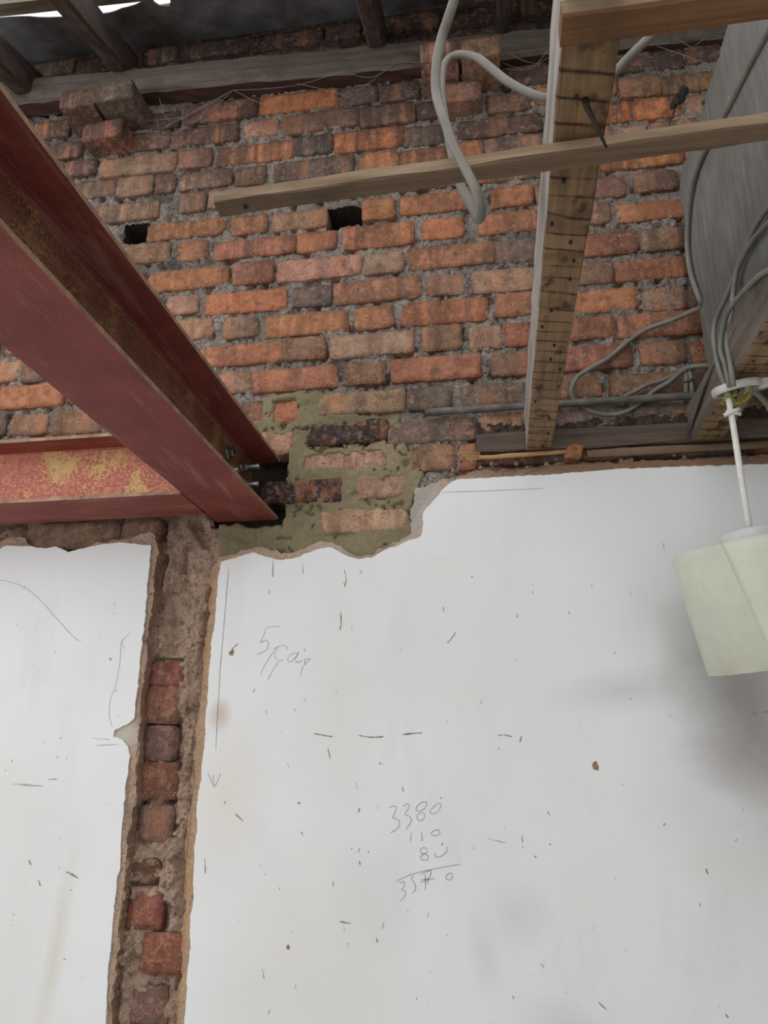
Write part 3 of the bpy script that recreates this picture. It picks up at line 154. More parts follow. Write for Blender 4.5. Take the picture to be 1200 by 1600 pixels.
def lathe(bm, prof, c, seg=24, axis='z', a0=0, a1=2*math.pi, mi=0):
    full = abs(a1-a0-2*math.pi) < 1e-6; n = seg if full else seg+1; rings = []
    for r, h in prof:
        row = []
        for k in range(n):
            a = a0+(a1-a0)*k/seg; u, v = r*math.cos(a), r*math.sin(a)
            co = (c[0]+u, c[1]+v, c[2]+h) if axis == 'z' else ((c[0]+h, c[1]+u, c[2]+v) if axis == 'x' else (c[0]+u, c[1]+h, c[2]+v))
            row.append(bm.verts.new(co))
        rings.append(row)
    for i in range(len(rings)-1):
        for k in range(seg):
            k2 = (k+1) % n
            try:
                f = bm.faces.new((rings[i][k], rings[i][k2], rings[i+1][k2], rings[i+1][k])); f.smooth = True; f.material_index = mi
            except ValueError: pass
    return rings

def timber(name, x0, x1, y0, y1, z0, z1, axis, mat, rough=.0015, bev=.004, seed=0, fm=None, parent=None, step=.05, taper=None, loc=None):
    """sawn timber, a little uneven, arrises knocked off; axis = long axis (0,1,2); fm maps face normal -> material slot"""
    lo = [x0,y0,z0]; hi = [x1,y1,z1]; o1, o2 = [i for i in range(3) if i != axis]
    L = hi[axis]-lo[axis]; n = max(2, int(L/step))
    sec = []; b = bev
    A0,A1,B0,B1 = lo[o1],hi[o1],lo[o2],hi[o2]
    sec = [(A0+b,B0),((A0+A1)/2,B0),(A1-b,B0),(A1,B0+b),(A1,(B0+B1)/2),(A1,B1-b),(A1-b,B1),((A0+A1)/2,B1),(A0+b,B1),(A0,B1-b),(A0,(B0+B1)/2),(A0,B0+b)]
    verts = []; S = len(sec); rnd = random.Random(seed)
    for i in range(n+1):
        t = lo[axis]+L*i/n
        for k,(u,v) in enumerate(sec):
            d = rough
            u2 = u + d*float(vnoise(t*23+k*7.3, seed*3.1+k, 3)) ; v2 = v + d*float(vnoise(t*21+k*5.1, seed*2.7+k+40, 5))
            co = [0,0,0]; co[axis] = t; co[o1] = u2; co[o2] = v2
            verts.append(co)
    faces = []; fmi = []
    def slot(k):
        if fm is None: return 0
        if k in (0,1): return fm.get('-'+str(o2), 0)
        if k in (3,4): return fm.get('+'+str(o1), 0)
        if k in (6,7): return fm.get('+'+str(o2), 0)
        if k in (9,10): return fm.get('-'+str(o1), 0)
        return fm.get('bevel', 0)
    for i in range(n):
        for k in range(S):
            faces.append((i*S+k, i*S+(k+1)%S, (i+1)*S+(k+1)%S, (i+1)*S+k)); fmi.append(slot(k))
    faces.append(tuple(range(S))[::-1]); fmi.append(fm.get('end',0) if fm else 0)
    faces.append(tuple(n*S+k for k in range(S))); fmi.append(fm.get('end',0) if fm else 0)
    bm = bmesh.new(); vs = [bm.verts.new(v) for v in verts]
    for f,mi in zip(faces,fmi):
        q = bm.faces.new([vs[i] for i in f]); q.material_index = mi
    return bm_obj(name, bm, mat, parent, loc=loc)

# ---------------------------------------------------------------- materials
class NT:
    def __init__(s, name, rough=.85, spec=.3):
        s.m = bpy.data.materials.new(name); s.m.use_nodes = True; s.t = s.m.node_tree; s.b = s.t.nodes['Principled BSDF']
        s.b.inputs['Roughness'].default_value = rough; s.b.inputs['Specular IOR Level'].default_value = spec
    def n(s, typ, **k):
        x = s.t.nodes.new(typ)
        for a,v in k.items(): setattr(x, a, v)
        return x
    def l(s, a, b): s.t.links.new(a, b)
    def pos(s, scale=(1,1,1), obj=False, rot=(0,0,0)):
        mp = s.n('ShaderNodeMapping'); mp.inputs['Scale'].default_value = scale; mp.inputs['Rotation'].default_value = rot
        src = s.n('ShaderNodeTexCoord').outputs['Object'] if obj else s.n('ShaderNodeNewGeometry').outputs['Position']
        s.l(src, mp.inputs['Vector']); return mp.outputs['Vector']
    def noise(s, vec, scale, detail=4, rough=.6, dist=0):
        x = s.n('ShaderNodeTexNoise'); x.inputs['Scale'].default_value = scale; x.inputs['Detail'].default_value = detail
        x.inputs['Roughness'].default_value = rough; x.inputs['Distortion'].default_value = dist
        s.l(vec, x.inputs['Vector']); return x.outputs['Fac']
    def ramp(s, fac, a, b, lo=0., hi=1.):
        x = s.n('ShaderNodeMapRange'); x.inputs[1].default_value = a; x.inputs[2].default_value = b
        x.inputs[3].default_value = lo; x.inputs[4].default_value = hi
        s.l(fac, x.inputs[0]); return x.outputs[0]
    def math(s, op, a, b=None, clamp=False):
        x = s.n('ShaderNodeMath', operation=op); x.use_clamp = clamp
        for i,v in enumerate((a,b)):
            if v is None: continue
            if isinstance(v,(int,float)): x.inputs[i].default_value = v
            else: s.l(v, x.inputs[i])
        return x.outputs[0]
    def mix(s, fac, a, b, blend='MIX'):
        x = s.n('ShaderNodeMix', data_type='RGBA', blend_type=blend)
        for sock,v in ((x.inputs['Factor'],fac),(x.inputs['A'],a),(x.inputs['B'],b)):
            if isinstance(v,(int,float)): sock.default_value = v
            elif isinstance(v,tuple): sock.default_value = v
            else: s.l(v, sock)
        return x.outputs['Result']
    def color(s, c):
        if isinstance(c, tuple): s.b.inputs['Base Color'].default_value = c
        else: s.l(c, s.b.inputs['Base Color'])
    def bump(s, h, strength=.5, dist=.002, prev=None):
        x = s.n('ShaderNodeBump'); x.inputs['Strength'].default_value = strength; x.inputs['Distance'].default_value = dist
        s.l(h, x.inputs['Height'])
        if prev is not None: s.l(prev, x.inputs['Normal'])
        s.l(x.outputs['Normal'], s.b.inputs['Normal']); return x.outputs['Normal']

def brick_material():
    t = NT('old_brick', .93, .12)
    oi = t.n('ShaderNodeObjectInfo'); p = t.pos(); tint = oi.outputs['Color']; rnd = oi.outputs['Random']
    xyz = t.n('ShaderNodeSeparateXYZ'); t.l(t.n('ShaderNodeNewGeometry').outputs['Position'], xyz.inputs[0])
    X, Z = xyz.outputs['X'], xyz.outputs['Z']
    # burnt and pale bands across each brick, where it touched its neighbours in the kiln
    cb = t.n('ShaderNodeCombineXYZ'); t.l(t.math('ADD', t.math('MULTIPLY', X, 15), t.math('MULTIPLY', rnd, 90)), cb.inputs[0]); t.l(t.math('MULTIPLY', Z, 2.5), cb.inputs[2])
    band = t.noise(cb.outputs[0], 1, 3, .45)
    mott = t.noise(p, 32, 6, .68)
    c = t.mix(t.ramp(mott, .34, .66), t.mix(1., tint, lin((178,174,172)), 'MULTIPLY'), t.mix(1., tint, lin((255,253,250)), 'MULTIPLY'))
    c = t.mix(t.ramp(t.math('ADD', band, t.math('MULTIPLY', t.math('SUBTRACT', mott, .5), .35)), .55, .62, 0, .62), c, t.mix(1., tint, lin((160,154,152)), 'MULTIPLY'))
    c = t.mix(t.ramp(t.math('ADD', band, t.math('MULTIPLY', t.math('SUBTRACT', mott, .5), .4)), .45, .37, 0, .4), c, lin((216,144,106)))
    c = t.mix(t.ramp(t.noise(p, 44, 5, .65, .8), .54, .64, 0, .4), c, lin((220,156,116)))
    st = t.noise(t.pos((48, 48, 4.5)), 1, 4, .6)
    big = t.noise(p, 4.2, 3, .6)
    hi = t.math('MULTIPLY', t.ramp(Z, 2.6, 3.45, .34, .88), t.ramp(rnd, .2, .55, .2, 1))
    soot_shade = t.math('MULTIPLY', t.ramp(t.math('ADD', st, t.math('MULTIPLY', big, .7)), .68, .92), hi, True)
    c = t.mix(soot_shade, c, lin((84,72,68)))
    c = t.mix(t.ramp(t.noise(p, 62, 6, .72), .54, .68, 0, .5), c, lin((190,168,150)))
    c = t.mix(t.ramp(t.noise(p, 24, 5, .7), .55, .66, 0, .62), c, lin((100,84,75)))
    pit = t.noise(p, 230, 2, .5)
    c = t.mix(t.ramp(pit, .635, .70, 0, .8), c, lin((56,40,34)))
    t.color(c)
    h = t.math('ADD', t.math('MULTIPLY', t.noise(p, 60, 7, .7), 1.0), t.math('MULTIPLY', pit, -.6))
    t.bump(h, 1., .009)
    return t.m

def mortar_material(name, cols, big=3., rough=.95, strength=.9, dist=.006, grit=1., dark=(58,50,46), patches=()):
    t = NT(name, rough, .1); p = t.pos()
    a = t.mix(t.ramp(t.noise(p, 70, 5, .7), .33, .67), lin(cols[0]), lin(cols[1]))
    a = t.mix(t.ramp(t.noise(p, big, 4, .6), .42, .66), a, lin(cols[2]))
    g = t.noise(p, 240, 3, .65)
    a = t.mix(t.ramp(g, .54, .64, 0, .75*grit), a, lin(cols[3]))
    v = t.n('ShaderNodeTexVoronoi'); v.feature = 'F1'; v.inputs['Scale'].default_value = 170; t.l(p, v.inputs['Vector'])
    a = t.mix(t.ramp(t.noise(p, 115, 4, .72), .455, .37, 0, .8*grit), a, lin(dark))
    if name == 'grey_lime_mortar':
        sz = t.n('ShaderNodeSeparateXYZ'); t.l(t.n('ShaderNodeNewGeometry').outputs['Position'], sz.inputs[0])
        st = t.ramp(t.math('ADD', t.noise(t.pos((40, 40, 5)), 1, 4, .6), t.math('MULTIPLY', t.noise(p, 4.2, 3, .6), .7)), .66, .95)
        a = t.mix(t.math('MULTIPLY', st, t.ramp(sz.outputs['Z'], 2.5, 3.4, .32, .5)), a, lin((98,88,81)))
    for b in patches: a = t.mix(t.math('MULTIPLY', blob(t, *b[0]), b[2]), a, lin(b[1]))
    t.color(a)
    h = t.math('ADD', t.math('ADD', t.noise(p, 130, 6, .75), t.math('MULTIPLY', g, .6)), t.math('MULTIPLY', v.outputs['Distance'], -.35*grit))
    t.bump(h, strength, dist)
    return t.m

BASE_PATCHES = [((.42, 2.240, .62, .022, -.01, .5, .35, 20), (136,108,86), .9), ((-.165, 2.165, .07, .07, 0, .35, .4, 12), (182,176,166), .9), ((-.88, 1.645, .06, .05, 0, .35, .5, 14), (206,200,184), .9), ((-.27, 2.075, .22, .02, 0, .6, .6, 12), (196,182,168), .7), ((-.86, 2.155, .10, .02, 0, .5, .6, 14), (190,182,168), .8), ((-.665, 1.90, .012, .25, 0, .6, .6, 12), (186,144,92), .5), ((-.67, 1.3, .012, .25, 0, .6, .6, 12), (186,148,96), .5)]
def blob(t, cx, cz, rx, rz, ang=0, soft=.5, nz=.5, nscale=9):
    """soft irregular stain on the wall plane, 0..1"""
    if 'px' not in t.__dict__:
        s = t.n('ShaderNodeSeparateXYZ'); t.l(t.n('ShaderNodeNewGeometry').outputs['Position'], s.inputs[0]); t.px, t.pz = s.outputs['X'], s.outputs['Z']
        t.nn = {}
    if nscale not in t.nn: t.nn[nscale] = t.noise(t.pos(), nscale, 5, .62)
    dx = t.math('SUBTRACT', t.px, cx); dz = t.math('SUBTRACT', t.pz, cz)
    ca, sa = math.cos(ang), math.sin(ang)
    u = t.math('DIVIDE', t.math('ADD', t.math('MULTIPLY', dx, ca), t.math('MULTIPLY', dz, sa)), rx)
    v = t.math('DIVIDE', t.math('SUBTRACT', t.math('MULTIPLY', dz, ca), t.math('MULTIPLY', dx, sa)), rz)
    d = t.math('SQRT', t.math('ADD', t.math('MULTIPLY', u, u), t.math('MULTIPLY', v, v)))
    d = t.math('ADD', d, t.math('MULTIPLY', t.math('SUBTRACT', t.nn[nscale], .5), nz*2))
    return t.ramp(d, 1-soft, 1+soft, 1, 0)

def skim_material():
    t = NT('white_painted_plaster', .62, .35); p = t.pos()
    c = t.mix(t.ramp(t.noise(p, 2.6, 4, .6), .35, .68), lin((225,226,226)), lin((219,220,220)))
    c = t.mix(t.ramp(t.noise(t.pos((7,7,2.2)), 1, 5, .65), .55, .78, 0, .5), c, lin((206,206,203)))
    c = t.mix(t.ramp(t.noise(t.pos((3,3,9)), 1, 4, .6, .4), .6, .78, 0, .45), c, lin((221,216,205)))
    for b in STAINS:
        c = t.mix(t.math('MULTIPLY', blob(t, *b[0]), b[2]), c, lin(b[1]))
    t.color(c)
    h = t.math('ADD', t.noise(t.pos((30,30,140)), 1, 3, .6), t.math('MULTIPLY', t.noise(p, 9, 3, .5), .8))
    t.bump(h, .12, .003)
    return t.m

def wood_material(name, c0, c1, dark, axis, grain=1., laths=False, rough=.8):
    """sawn wood; axis = grain direction in world"""
    t = NT(name, rough, .25)
    sc = [55,55,55]; sc[axis] = 2.6
    g = t.noise(t.pos(tuple(sc)), 1, 5, .62, .35)
    sc2 = [190,190,190]; sc2[axis] = 5
    g2 = t.noise(t.pos(tuple(sc2)), 1, 3, .6)
    p = t.pos()
    c = t.mix(t.ramp(t.math('ADD', g, t.math('MULTIPLY', t.math('SUBTRACT', g2, .5), .6)), .3, .72), lin(c0), lin(c1))
    c = t.mix(t.ramp(t.noise(p, 6.5, 4, .65), .52, .75, 0, .75), c, lin(dark))
    h = t.math('ADD', g, t.math('MULTIPLY', g2, .5))
    if laths:
        # lines left where the old laths were nailed across
        s = t.n('ShaderNodeSeparateXYZ'); t.l(t.n('ShaderNodeNewGeometry').outputs['Position'], s.inputs[0])
        w = t.math('ADD', t.math('MULTIPLY', t.math('ADD', s.outputs['Y'], t.math('MULTIPLY', s.outputs['X'], -.27)), 1/.036), t.math('MULTIPLY', t.noise(t.pos((3,8,3)), 1, 2, .5), 1.3))
        fr = t.math('ABSOLUTE', t.math('SUBTRACT', t.math('FRACT', w), .5))
        ln = t.ramp(fr, .0, .105, 1, 0)
        ln = t.math('MULTIPLY', ln, t.ramp(t.noise(t.pos((30,14,30)), 1, 3, .6), .34, .54, .25, 1.))
        c = t.mix(ln, c, lin((44,30,20)))
        band = t.noise(t.pos((1,26,1)), 1, 2, .5)
        c = t.mix(t.ramp(band, .5, .75, 0, .5), c, lin(dark))
        blot = t.noise(t.pos((24,16,24)), 1, 3, .6)
        c = t.mix(t.ramp(blot, .57, .68, 0, .8), c, lin((42,31,24)))
    t.color(c)
    t.bump(h, .5*grain, .0025)
    return t.m

def steel_material(name, axis, a=(116,54,47), b=(138,70,62), dust=None, smear=(164,132,120)):
    t = NT(name, .66, .28); p = t.pos()
    c = t.mix(t.ramp(t.noise(p, 11, 5, .62), .32, .7), lin(a), lin(b))
    sc = [30,30,30]; sc[axis] = 3.2
    c = t.mix(t.ramp(t.noise(t.pos(tuple(sc)), 1, 6, .68, .5), .53, .70, 0, .55), c, lin(smear))
    c = t.mix(t.ramp(t.noise(p, 7, 5, .65, .6), .6, .7, 0, .28), c, lin((150,120,100)))
    if dust:
        spk = t.noise(p, 210, 2, .5); patch = t.noise(p, 9., 4, .62)
        c = t.mix(t.ramp(spk, .47, .58, 0, dust[0]), c, lin((206,166,122)))
        c = t.mix(t.ramp(t.math('ADD', patch, t.math('MULTIPLY', t.math('SUBTRACT', spk, .5), .35)), .55, .64, 0, dust[1]), c, lin((196,168,108)))
    c = t.mix(t.ramp(t.noise(p, 330, 1, .5), .70, .76, 0, .35), c, lin((190,160,142)))
    t.color(c)
    t.bump(t.noise(p, 130, 4, .6), .25, .0015)
    return t.m

def plain(name, c, rough=.6, spec=.3, var=.18, scale=30, bump=0., metal=0., dirt=None):
    t = NT(name, rough, spec); p = t.pos()
    k = tuple(v*(1-var) for v in c)
    col = t.mix(t.ramp(t.noise(p, scale, 4, .6), .35, .65), lin(k), lin(c))
    if dirt: col = t.mix(t.ramp(t.noise(p, scale*.6, 5, .65), .55, .75, 0, .6), col, lin(dirt))
    t.color(col); t.b.inputs['Metallic'].default_value = metal
    if bump: t.bump(t.noise(p, scale*6, 4, .6), bump, .002)
    return t.m

def XZ(x, z): return (x, z)
# (x, z, rx, rz, angle, softness, noise, noise scale), colour, strength
STAINS = [
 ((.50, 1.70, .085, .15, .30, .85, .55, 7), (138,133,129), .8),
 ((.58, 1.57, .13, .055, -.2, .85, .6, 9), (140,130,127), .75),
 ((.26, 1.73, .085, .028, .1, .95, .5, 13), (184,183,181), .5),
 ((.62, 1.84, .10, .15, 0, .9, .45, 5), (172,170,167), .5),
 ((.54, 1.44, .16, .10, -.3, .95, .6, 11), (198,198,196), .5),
 ((.02, 1.30, .04, .04, .4, .95, .6, 14), (190,190,190), .4),
 ((-.05, 1.235, .02, .05, .2, .95, .6, 14), (192,192,192), .4),
 ((.12, 1.10, .07, .03, -.4, .95, .5, 9), (192,190,187), .5),
 ((-.62, 1.69, .020, .024, 0, .7, .4, 20), (182,148,122), .6),
 ((-.59, 1.52, .05, .10, 0, .95, .6, 11), (216,209,196), .6),
 ((-.40, 1.16, .13, .16, 0, .95, .5, 5), (216,213,204), .6),
 ((-.95, 1.20, .014, .13, -.07, .9, .8, 34), (194,186,160), .5),
 ((-1.05, 1.22, .09, .2, 0, .95, .6, 6), (211,210,206), .6),
 ((-1.1, 1.50, .1, .12, 0, .95, .6, 6), (214,213,209), .5),
 ((-.35, 1.72, .06, .22, 0, .95, .5, 8), (216,213,207), .5),
 ((-.28, 1.32, .05, .07, 0, .95, .6, 12), (208,207,205), .5),
]
M_brick = brick_material()
M_mortar = mortar_material('grey_lime_mortar', [(190,176,165),(226,213,201),(166,152,143),(240,230,218)], dist=.014, strength=1.)
M_fresh = mortar_material('olive_fresh_mortar', [(130,120,95),(146,135,108),(118,109,86),(162,150,122)], strength=.5, dist=.004, grit=.3, dark=(66,60,44))
M_chase = mortar_material('brown_dusty_render', [(194,162,140),(216,188,166),(176,146,126),(226,202,184)], big=9, dist=.012, grit=.8)
M_base = mortar_material('base_coat', [(176,144,120),(198,168,146),(166,144,126),(220,204,188)], big=11, strength=.8, grit=.6, patches=BASE_PATCHES)
M_soot = mortar_material('soot_shade', [(52,44,40),(62,54,48),(40,34,32),(70,62,56)], strength=.6)  # near-black colour that paints the shade inside the wall hollows
M_eaves_shade = mortar_material('shade_dark_mortar', [(76,66,60),(96,84,76),(60,52,48),(120,106,96)])  # darkened mortar, painting the shade above the high plate
M_skim = skim_material()
M_pencil = plain('pencil_grey', (168,169,172), .7)
M_scuff = plain('scuff_dark', (150,147,140), .7, dirt=(116,113,100), scale=60)
M_crack = plain('crack_grey', (172,170,166), .9)
M_rust = plain('rust_spot', (150,128,98), .9, dirt=(112,96,70), scale=120)
M_joist = wood_material('joist_underside', (118,94,70), (162,132,98), (66,50,38), 1, laths=True)
M_grey_wood = wood_material('weathered_joist_side', (128,122,116), (176,170,164), (98,92,86), 1)
M_dark_side = wood_material('sooty_joist_side', (92,82,74), (122,112,104), (58,50,46), 1)
M_batten = wood_material('lath_wood', (98,80,63), (132,110,88), (72,57,45), 0)
M_batten2 = wood_material('brown_lath_wood', (104,74,49), (140,102,68), (66,48,35), 0)
M_plate = wood_material('sooty_plate', (84,75,68), (118,108,99), (54,47,43), 0)
M_plate_low = wood_material('black_plate', (74,62,54), (104,90,80), (44,36,32), 0)
M_rafter = wood_material('sooty_rafter', (64,54,49), (98,87,80), (44,37,35), 1)
M_strip = wood_material('split_lath', (150,116,78), (186,150,106), (112,84,56), 0)
M_sheet = plain('black_underlay', (124,124,126), .75, .3, .25, 14, .3, dirt=(150,150,150))
M_steelA = steel_material('red_oxide_steel', 1)
M_webA = steel_material('dusty_brown_web', 1, (100,56,46), (124,82,62), (.14,.3))
M_steelB = steel_material('red_oxide_steel_cross', 0, (122,60,52), (142,76,67))
M_webB = steel_material('yellow_dusty_web', 0, (158,84,77), (176,102,92), (.42,.8))
M_worn = plain('worn_edge', (168,134,110), .7, .3, .3, 40, dirt=(126,78,66))
M_zinc = plain('bolt_zinc', (170,172,170), .35, .5, .2, 90, metal=.9)
M_nail = plain('nail_rust', (52,38,30), .7)
M_cable = plain('grey_pvc_cable', (128,126,119), .5, .4, .14, 24, dirt=(112,106,98))
M_cable_pale = plain('pale_pvc_cable', (124,119,109), .5, .4, .1, 24, dirt=(108,103,94))
M_pipe = plain('grimy_conduit', (112,106,100), .55, .4, .3, 40, .1, dirt=(74,66,60))
M_white = plain('white_plastic', (226,224,216), .45, .4, .06, 30, dirt=(188,182,170))
M_shade = plain('cream_shade_card', (204,206,189), .8, .2, .05, 16, .05, dirt=(188,186,170))
M_ring = plain('grey_white_ring', (206,204,206), .6, .3, .06, 20)
M_green = plain('green_yellow_core', (168,176,70), .5, .4, .3, 260, dirt=(90,120,50))
M_red_core = plain('brown_core', (120,72,50), .5)
M_floor = plain('dusty_concrete', (138,130,121), .9, .2, .15, 4, .2)
M_web = plain('cobweb', (150,142,134), .8)
M_dust = plain('dust_clump', (58,56,54), .95, .1, .3, 80, .6)

def tank_material():
    t = NT('grey_tank_metal', .68, .35)
    g = t.noise(t.pos((60,60,9)), 1, 5, .65, .4); p = t.pos()
    c = t.mix(t.ramp(g, .3, .7), lin((112,112,107)), lin((146,145,139)))
    c = t.mix(t.ramp(t.noise(p, 5, 4, .6), .4, .7, 0, .55), c, lin((98,98,93)))
    c = t.mix(t.ramp(t.noise(p, 150, 3, .6), .66, .76, 0, .7), c, lin((186,184,176)))
    c = t.mix(t.ramp(t.noise(t.pos((26,26,8)), 1, 3, .6), .68, .78, 0, .5), c, lin((176,180,168)))
    t.color(c); t.bump(g, .4, .0015)
    return t.m
M_tank = tank_material()

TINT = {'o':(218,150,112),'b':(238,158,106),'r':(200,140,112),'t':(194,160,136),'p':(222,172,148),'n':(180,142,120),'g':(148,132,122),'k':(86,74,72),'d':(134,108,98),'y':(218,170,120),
        'P':(232,188,164),'R':(170,112,98),'O':(176,124,100),'N':(152,122,108)}


# ---------------------------------------------------------------- the setting
def joint_field(X, Z, base, rects):
    """distance-to-brick field: <0 inside a brick"""
    D = np.full(X.shape, 1.0)
    return D

def make_wall():
    step = .004
    rects = [(b[0],b[1],b[2],b[3]) for b in BRICKS] + [(c[0],c[1],c[2],c[3]) for c in CORBELS]
    def patch(x0, x1, z0, z1, st):
        nx = int((x1-x0)/st)+1; nz = int((z1-z0)/st)+1
        xs = np.linspace(x0, x1, nx); zs = np.linspace(z0, z1, nz)
        return np.meshgrid(xs, zs)
    def height(X, Z, fresh, chase):
        ins = np.full(X.shape, -1.0)        # depth inside the nearest brick outline
        for a,b,c,d in rects + [(q[0],q[1],q[2],q[3]) for q in CHASE_BRICKS]:
            sel = (X > a-.02) & (X < b+.02) & (Z > c-.02) & (Z < d+.02)
            if not sel.any(): continue
            dd = np.minimum(np.minimum(X[sel]-a, b-X[sel]), np.minimum(Z[sel]-c, d-Z[sel]))
            ins[sel] = np.maximum(ins[sel], dd)
        crumb = fbm(X, Z, 95, 4, 3)
        lump = fbm(X, Z, 26, 3, 9)
        hole = np.clip(fbm(X, Z, 42, 3, 31)-.14, 0, 1)
        fine = fbm(X, Z, 170, 2, 4)
        Y = .0030 - .0070*crumb - .0055*lump - .0045*fine + .045*hole
        wx = X + .02*fbm(X, Z, 18, 2, 401); wz = Z + .02*fbm(X, Z, 18, 2, 402)
        Yf = -.002 - .013*fbm(wx*.8, wz*1.3, 15, 3, 51, .45) - .002*fbm(X, Z, 110, 3, 77)
        rid = np.abs(fbm(wx*.7, wz*1.5, 22, 3, 90)); Yf = Yf + np.where((rid < .05) & (fbm(X, Z, 12, 2, 91) > -.05), .018*(1-rid/.05), 0)
        Yc = .016 - .017*fbm(X*1.1, Z*.7, 30, 4, 61) - .009*crumb + .03*np.clip(fbm(X, Z, 18, 2, 64)-.1, 0, 1) + .03*np.clip(fbm(X, Z, 40, 3, 66)-.25, 0, 1)
        Y = np.where(fresh, Yf, Y); Y = np.where(chase, Yc, Y)
        thr = .006 + np.where(fresh, .026*np.clip(fbm(X, Z, 26, 4, 55)+.02, 0, 1), np.where(chase, .008*np.clip(fbm(X, Z, 34, 3, 56), 0, 1), .004*np.clip(fbm(X, Z, 40, 3, 57), 0, 1)))
        t = np.clip((ins-thr)/.007, 0, 1)
        Y = Y*(1-t) + .03*t
        for a,b,c,d in HOLES:
            r = .006*fbm(X, Z, 40, 2, 7)
            k = np.minimum(np.minimum(X-a, b-X), np.minimum(Z-c, d-Z)) + r
            Y = np.where(k > 0, np.minimum(.36, Y+k*26), Y)
        # pocket round the steel bearing
        k = np.minimum(np.minimum(X+.695, -.497-X), np.minimum(Z-2.135, 2.330-Z)) + .018*fbm(X, Z, 28, 3, 8)
        Y = np.where(k > 0, np.minimum(.07, Y+k*4), Y)
        for pl, w, amp in RIDGES:
            for (ax,az),(bx,bz) in zip(pl[:-1], pl[1:]):
                L2 = (bx-ax)**2+(bz-az)**2; u = np.clip(((X-ax)*(bx-ax)+(Z-az)*(bz-az))/L2, 0, 1)
                dd = np.hypot(X-ax-u*(bx-ax), Z-az-u*(bz-az)) + .003*lump
                Y = np.where(chase, Y - amp*np.exp(-(dd/w)**4)*(1+.35*crumb), Y)
        return Y
    def emit(name, X, Z, Y, cell, mat, parent):
        nz, nx = X.shape
        idx = np.arange(nx*nz).reshape(nz, nx)
        q = np.stack([idx[:-1,:-1], idx[:-1,1:], idx[1:,1:], idx[1:,:-1]], -1)[cell]
        used = np.unique(q); remap = np.full(nx*nz, -1); remap[used] = np.arange(len(used))
        V = np.stack([X.ravel()[used], Y.ravel()[used], Z.ravel()[used]], 1); q = remap[q]
        me = bpy.data.meshes.new(name); me.vertices.add(len(V)); me.vertices.foreach_set('co', V.ravel())
        me.loops.add(q.size); me.loops.foreach_set('vertex_index', q.ravel())
        me.polygons.add(len(q)); me.polygons.foreach_set('loop_start', np.arange(0, q.size, 4)); me.polygons.foreach_set('loop_total', np.full(len(q), 4))
        me.update(calc_edges=True); me.materials.append(mat)
        me.polygons.foreach_set('use_smooth', np.ones(len(q), bool))
        o = bpy.data.objects.new(name, me); C.objects.link(o)
        if parent: o.parent = parent
        return o
    # solid core of the wall
    bm = bmesh.new(); box(bm, (-2.6, .42, 0), (2.4, .62, 4.0))
    for a,b in (((-2.6,.03,0),(-1.6,.42,4.0)), ((.98,.03,0),(2.4,.42,4.0)), ((-1.6,.03,3.86),(.98,.42,4.0)), ((-1.6,.06,0),(.98,.42,1.98))): box(bm, a, b)
    wall = bm_obj('wall_back', bm, M_mortar); tag(wall, 'old red brick party wall, bare above and plastered white below', None, None, 'structure')
    res = {}
    for i,(x0,x1,z0,z1) in enumerate(((-1.62,1.0,1.98,3.88),(-.96,-.54,.9,1.98))):
        X, Z = patch(x0,x1,z0,z1,step)
        jx = X + .006*fbm(X, Z, 20, 3, 201); jz = Z + .006*fbm(X, Z, 20, 3, 202)
        fr = inside(jx, jz, FRESH_ZONE); ch = (inside(jx, jz, CHASE_ZONE) | inside(jx, jz, STRIP_ZONE)) & ~fr
        if i == 1: ch = np.ones_like(ch); fr = ~ch
        Y = height(X, Z, fr, ch)
        cf, cc = fr[:-1,:-1], ch[:-1,:-1]
        if i == 0:
            hl = np.zeros_like(X, bool)
            for a_,b_,c_,d_ in HOLES: hl |= (X > a_-.01) & (X < b_+.01) & (Z > c_-.01) & (Z < d_+.01) & (Y > .028)
            hl = hl[:-1,:-1] | hl[1:,:-1] | hl[:-1,1:] | hl[1:,1:]
            emit('socket_hole', X, Z, Y, hl, M_soot, wall)['label'] = 'sooty hollow where a timber end was pulled out, its shade painted dark'  # sooty inside, coloured darker still so the hole looks deep in shade
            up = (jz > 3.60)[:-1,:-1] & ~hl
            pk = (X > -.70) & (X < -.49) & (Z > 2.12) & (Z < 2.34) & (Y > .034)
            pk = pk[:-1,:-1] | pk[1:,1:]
            emit('bearing_pocket', X, Z, Y, pk, M_soot, wall)['label'] = 'hollow round the bearing of the steel beam, its shade painted dark'  # pocket interior coloured dark to stand for its shade
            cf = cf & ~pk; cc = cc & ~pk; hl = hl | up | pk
            emit('shade_painted_mortar', X, Z, Y, up, M_eaves_shade, wall)['label'] = 'mortar under the roof edge, painted dark for the shade there'
            emit('mortar', X, Z, Y, ~cf & ~cc & ~hl, M_mortar, wall)['label'] = 'grey crumbling lime mortar'
            emit('fresh_mortar', X, Z, Y, cf, M_fresh, wall)['label'] = 'olive grey fresh mortar round the beam end'
            emit('chase_render', X, Z, Y, cc, M_chase, wall)['label'] = 'brown dusty render under the steel'
        else:
            emit('chase_render', X, Z, Y, cc, M_chase, wall)['label'] = 'brown dusty render in the vertical chase'
    return wall

wall = make_wall()

